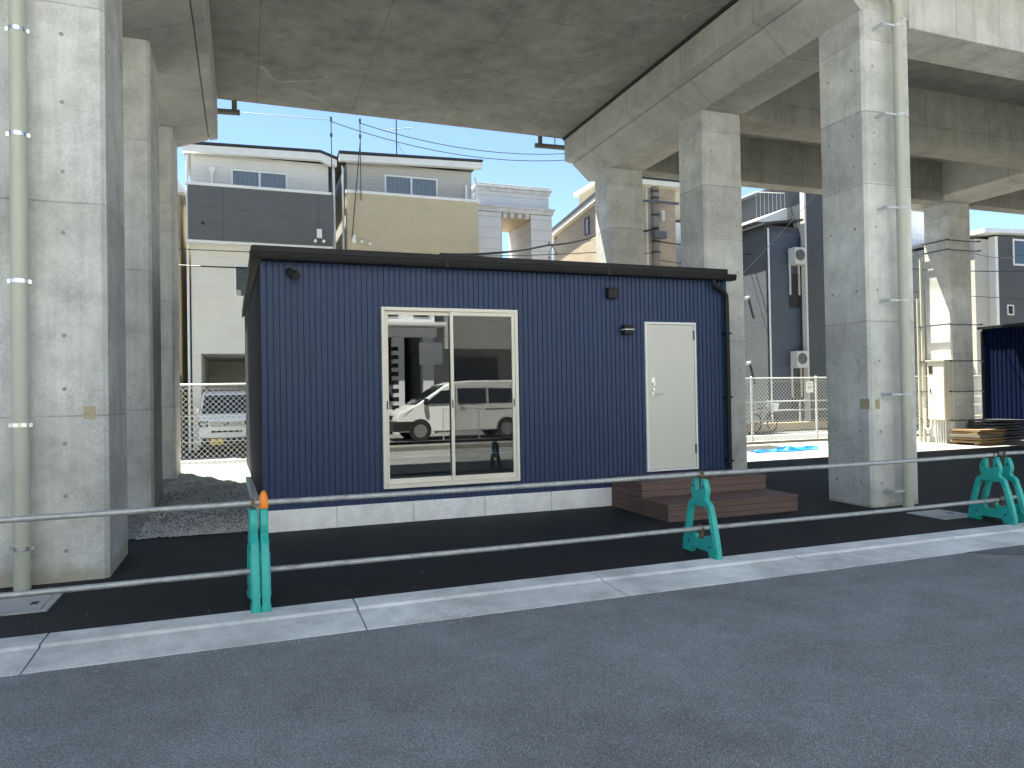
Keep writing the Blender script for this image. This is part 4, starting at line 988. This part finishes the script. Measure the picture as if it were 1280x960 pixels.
kp = [(.06, .2), (.0, .34), (.0, .62), (.03, .9), (.12, .99), (.52, 1.08), (1.02, 1.62), (1.25, 1.72), (1.6, 1.76), (3.1, 1.76), (3.32, 1.66), (3.4, 1.0), (3.4, .3), (3.3, .2)]
KC = vehicle('parked_car', 'boxy white small car with yellow plate parked behind the chain-link fence', 'car', (-.66, 13.3, -.02), 0, kp, 1.47, 'carW',
             [[(.85, 1.1), (1.2, 1.58), (1.75, 1.62), (1.75, 1.1)], [(1.85, 1.1), (1.85, 1.62), (2.75, 1.62), (2.75, 1.1)]], ((.53, 1.09), (1.02, 1.62)), None, (.62, 2.95), .28, .12)
for s in (-1, 1):
    h = B().box(s * .6 - .125, s * .6 + .125, .03, .12, .74, .90).build('headlight', 'blackpl', KC, bevel=.02)
    b = B(); pts = [(s * .59 + .062 * math.cos(2 * PI * i / 20), .024, .815 + .062 * math.sin(2 * PI * i / 20)) for i in range(21)]; b.tube(pts, .012, 6).cyl((s * .59, .03, .815), (s * .59, .018, .815), .03, n=12); b.build('lamp_ring', 'lamp', h)
    B().box(s * .76 - .02 + s * .0, s * .76 + .06 * s + .02 if s > 0 else s * .76 + .02, .62, .76, 1.12, 1.28).build('mirror', 'carW', KC, bevel=.02) if s > 0 else B().box(-.84, -.74, .62, .76, 1.12, 1.28).build('mirror', 'carW', KC, bevel=.02)
b = B().box(-.44, .44, -.012, .04, .75, .885).build('grille', 'acu', KC, bevel=.01)
gr = B()
for i in range(5): gr.box(-.41, -.08, -.016, -.011, .765 + .024 * i, .773 + .024 * i).box(.08, .41, -.016, -.011, .765 + .024 * i, .773 + .024 * i)
gr.build('grille_bar', 'panel', b)
em = B().box(-.045, -.028, -.026, -.012, .785, .855).box(.028, .045, -.026, -.012, .785, .855).box(-.03, .03, -.026, -.012, .812, .826)
em.tube([(-.058, -.02, .86), (-.062, -.02, .83), (-.05, -.02, .775), (.05, -.02, .775), (.062, -.02, .83), (.058, -.02, .86)], .007, 6).build('emblem', 'dark', b)
B().box(-.41, .41, -.008, .04, .575, .625).build('intake_slot', 'dark', KC); 
B().box(-.66, .66, -.006, .06, .25, .43).box(-.6, .6, -.02, .04, .335, .35).build('lower_grille', 'dark', KC, bevel=.01)
B().box(-.68, .68, .05, .3, .12, .24).build('air_dam', 'dark', KC)
npl = B().box(-.42, -.09, -.035, -.02, .235, .40).build('number_plate', 'plateY', KC, bevel=.004)
text_mesh('plate_characters', '52-23', .085, 'dark', npl, (-.255, -.0365, .29), (R(90), 0, 0)); text_mesh('plate_characters', '580', .045, 'dark', npl, (-.255, -.0365, .368), (R(90), 0, 0))

vp = [(.08, .28), (.0, .42), (.02, .70), (.1, .86), (.62, 1.10), (1.62, 1.70), (1.95, 1.80), (2.4, 1.84), (4.0, 1.84), (4.22, 1.76), (4.36, 1.0), (4.4, .62), (4.38, .3), (4.2, .28)]
VL = 'white panel van parked across the road, mirrored in the office window'
VN = vehicle('parked_van', VL, 'van', (4.05, -14.0, .1), R(-90), vp, 1.7, 'carS',
             [[(.95, 1.13), (1.5, 1.53), (1.86, 1.56), (1.86, 1.13)], [(2.0, 1.13), (2.0, 1.6), (2.95, 1.6), (2.95, 1.13)], [(3.02, 1.13), (3.02, 1.6), (3.8, 1.58), (3.9, 1.13)], [(3.95, 1.2), (3.93, 1.56), (4.08, 1.5), (4.14, 1.2)]], ((.64, 1.115), (1.62, 1.70)), None, (.82, 3.62), .31, .12)
B().prism([(-.02, .3), (-.02, .58), (.05, .62), (.95, .60), (1.05, .3)], 'x', -.86, .86).build('bumper', 'blackpl', VN, bevel=.03)
for s in (-1, 1):
    B().hexa([(s * .48, .09, .72), (s * .84, .3, .76), (s * .84, .6, .98), (s * .55, .42, .95), (s * .48, .05, .74), (s * .86, .3, .78), (s * .86, .58, 1.0), (s * .55, .36, .99)]).build('headlight', 'lamp', VN)
B().box(-.42, .42, -.0, .12, .66, .78).build('grille', 'dark', VN, bevel=.01)
b = B()
for yy in (1.92, 2.98):
    for s in (-1, 1): b.box(s * .846 - .004, s * .846 + .004, yy, yy + .012, .4, 1.6)
for s in (-1, 1): b.box(s * .848 - .008, s * .848 + .008, 2.9, 4.2, .93, .95).box(s * .85 - .015, s * .85 + .015, 2.08, 2.24, .98, 1.02)
b.build('door_seam', 'panel', VN)
for s in (-1, 1): B().box(min(s * .86, s * 1.02), max(s * .86, s * 1.02), .92, 1.05, 1.1, 1.3).build('mirror', 'blackpl', VN, bevel=.03)
V2 = dup(VN, 'second white van under the building across the road, half hidden by a column', (.7, -18.2, .1), R(-90))

# ------------------------------------------------------------------ building across the road (mirrored in the window, bounces light back)
OP = thing('office_building', 'white building on columns across the road, seen mirrored in the window', 'building', (0, -17.2, .1))
B().box(-14, 6.4, -10, 0, 4.0, 12.5).build('upper_wall', 'opp', OP)
B().box(-14, 6.6, 0.001, .9, 3.86, 3.98).build('canopy', 'opp', OP, bevel=.01); B().box(-14, 6.4, -.1, .3, 3.5, 3.82).build('lintel', 'opp', OP)
B().box(-14, 6.4, -9.9, -6, 0, 3.99).build('ground_wall', 'brownpipe', OP)
for x in (-10.5, -5.2, -.6, 5.02, 6.1): B().box(x - .2, x + .2, -.2, .2, 0, 3.5).build('column', 'opp', OP, bevel=.02)
st = B()
for i in range(9): st.box(4.815, 5.0, -.206, .206, .6 + .3 * i, .75 + .3 * i)
st.build('striped_guard', 'blackpl', OP)
B().box(5.75, 6.6, .21, .3, 2.5, 3.3).build('sign_panel', 'white', OP)
for x in (-12, -9, -6, -3, 0, 3.2, 4.75, 5.9):
    for z in (4.25, 7.8):
        f = B().box(x - .3, x + .3, -.02, .03, z, z + 2.2).build('window', 'dark', OP); B().box(x - .25, x + .25, .028, .034, z + .06, z + 2.1).build('pane', 'hglass', f)
OP2 = thing('office_building', 'grey banded building across the road behind the van', 'building', (6.9, -19.5, .1))
B().box(0, 26, -9, 0, 0, 3.2).build('ground_wall', 'lid', OP2); B().box(-.1, 26, -9, .5, 3.2, 5.2).build('balcony_band', 'lid', OP2, bevel=.02); B().box(0, 26, -9, 0, 5.2, 11).build('upper_wall', 'opp', OP2)
for i in range(9):
    x = .8 + 2.8 * i
    f = B().box(x, x + 1.9, -.02, .04, 1.2, 2.9).build('window', 'dark', OP2); B().box(x + .06, x + 1.84, .038, .045, 1.26, 2.84).build('pane', 'hglass', f)
    f = B().box(x, x + 1.9, -.02, .04, 6.2, 8.2).build('window', 'dark', OP2); B().box(x + .06, x + 1.84, .038, .045, 6.26, 8.14).build('pane', 'hglass', f)
t = thing('mesh_barrier', 'low steel mesh barrier across the road in front of the van', 'barrier', (6.0, -12.6, .08))
b = B().tube([(-.55, 0, 0), (-.55, 0, 1.0), (.55, 0, 1.0), (.55, 0, 0)], .02, 8)
for i in range(1, 14): b.cyl((-.55 + .08 * i, 0, .2), (-.55 + .08 * i, 0, 1.0), .004, n=4)
b.cyl((-.55, 0, .2), (.55, 0, .2), .012, n=6).cyl((-.55, -.3, 0), (-.55, .3, 0), .02, n=6).cyl((.55, -.3, 0), (.55, .3, 0), .02, n=6).build('frame', 'post', t)

# ------------------------------------------------------------------ light, sky, camera
S = Vector((-.17, .36, 1.0)).normalized()
el = math.asin(S.z); az = math.atan2(S.x, S.y)
wd = bpy.data.worlds.new('World'); SC.world = wd; wd.use_nodes = True
nt = wd.node_tree; bg = nt.nodes['Background']; sky = nt.nodes.new('ShaderNodeTexSky'); sky.sky_type = 'NISHITA'
sky.sun_disc = False; sky.sun_elevation = el; sky.sun_rotation = az; sky.altitude = 20; sky.air_density = .65; sky.dust_density = 0.; sky.ozone_density = 1.5
nt.links.new(sky.outputs[0], bg.inputs[0]); bg.inputs[1].default_value = .052
sl = bpy.data.lights.new('sun', 'SUN'); sl.energy = 5.0; sl.angle = R(.53); sl.color = (1, .955, .89)
so = bpy.data.objects.new('sun', sl); COL.objects.link(so); so.rotation_euler = S.to_track_quat('Z', 'Y').to_euler(); so.location = (0, 0, 40)

f, yaw, pitch, roll, cx, cy, cz = 905.03, .3551, .0125, -.0174, -.1987, -8.6277, 1.5206
fw_ = Vector((math.sin(yaw) * math.cos(pitch), math.cos(yaw) * math.cos(pitch), math.sin(pitch)))
r0 = Vector((math.cos(yaw), -math.sin(yaw), 0)); u0 = r0.cross(fw_)
rr = r0 * math.cos(roll) + u0 * math.sin(roll); uu = -r0 * math.sin(roll) + u0 * math.cos(roll)
cam = bpy.data.cameras.new('camera'); cam.sensor_width = 36; cam.lens = f / 1280 * 36; cam.clip_end = 2000; cam.clip_start = .05
co = bpy.data.objects.new('camera', cam); COL.objects.link(co)
co.matrix_world = Matrix(((rr.x, uu.x, -fw_.x, cx), (rr.y, uu.y, -fw_.y, cy), (rr.z, uu.z, -fw_.z, cz), (0, 0, 0, 1)))
SC.camera = co
SC.view_settings.view_transform = 'Standard'; SC.view_settings.look = 'None'; SC.view_settings.gamma = 1; SC.view_settings.use_curve_mapping = False
SC.view_settings.exposure = 2.65
SC.view_settings.use_white_balance = True; SC.view_settings.white_balance_temperature = 6900; SC.view_settings.white_balance_tint = 2
SC.cycles.use_denoising = True
SC.cycles.max_bounces = 10; SC.cycles.diffuse_bounces = 6; SC.cycles.transparent_max_bounces = 24
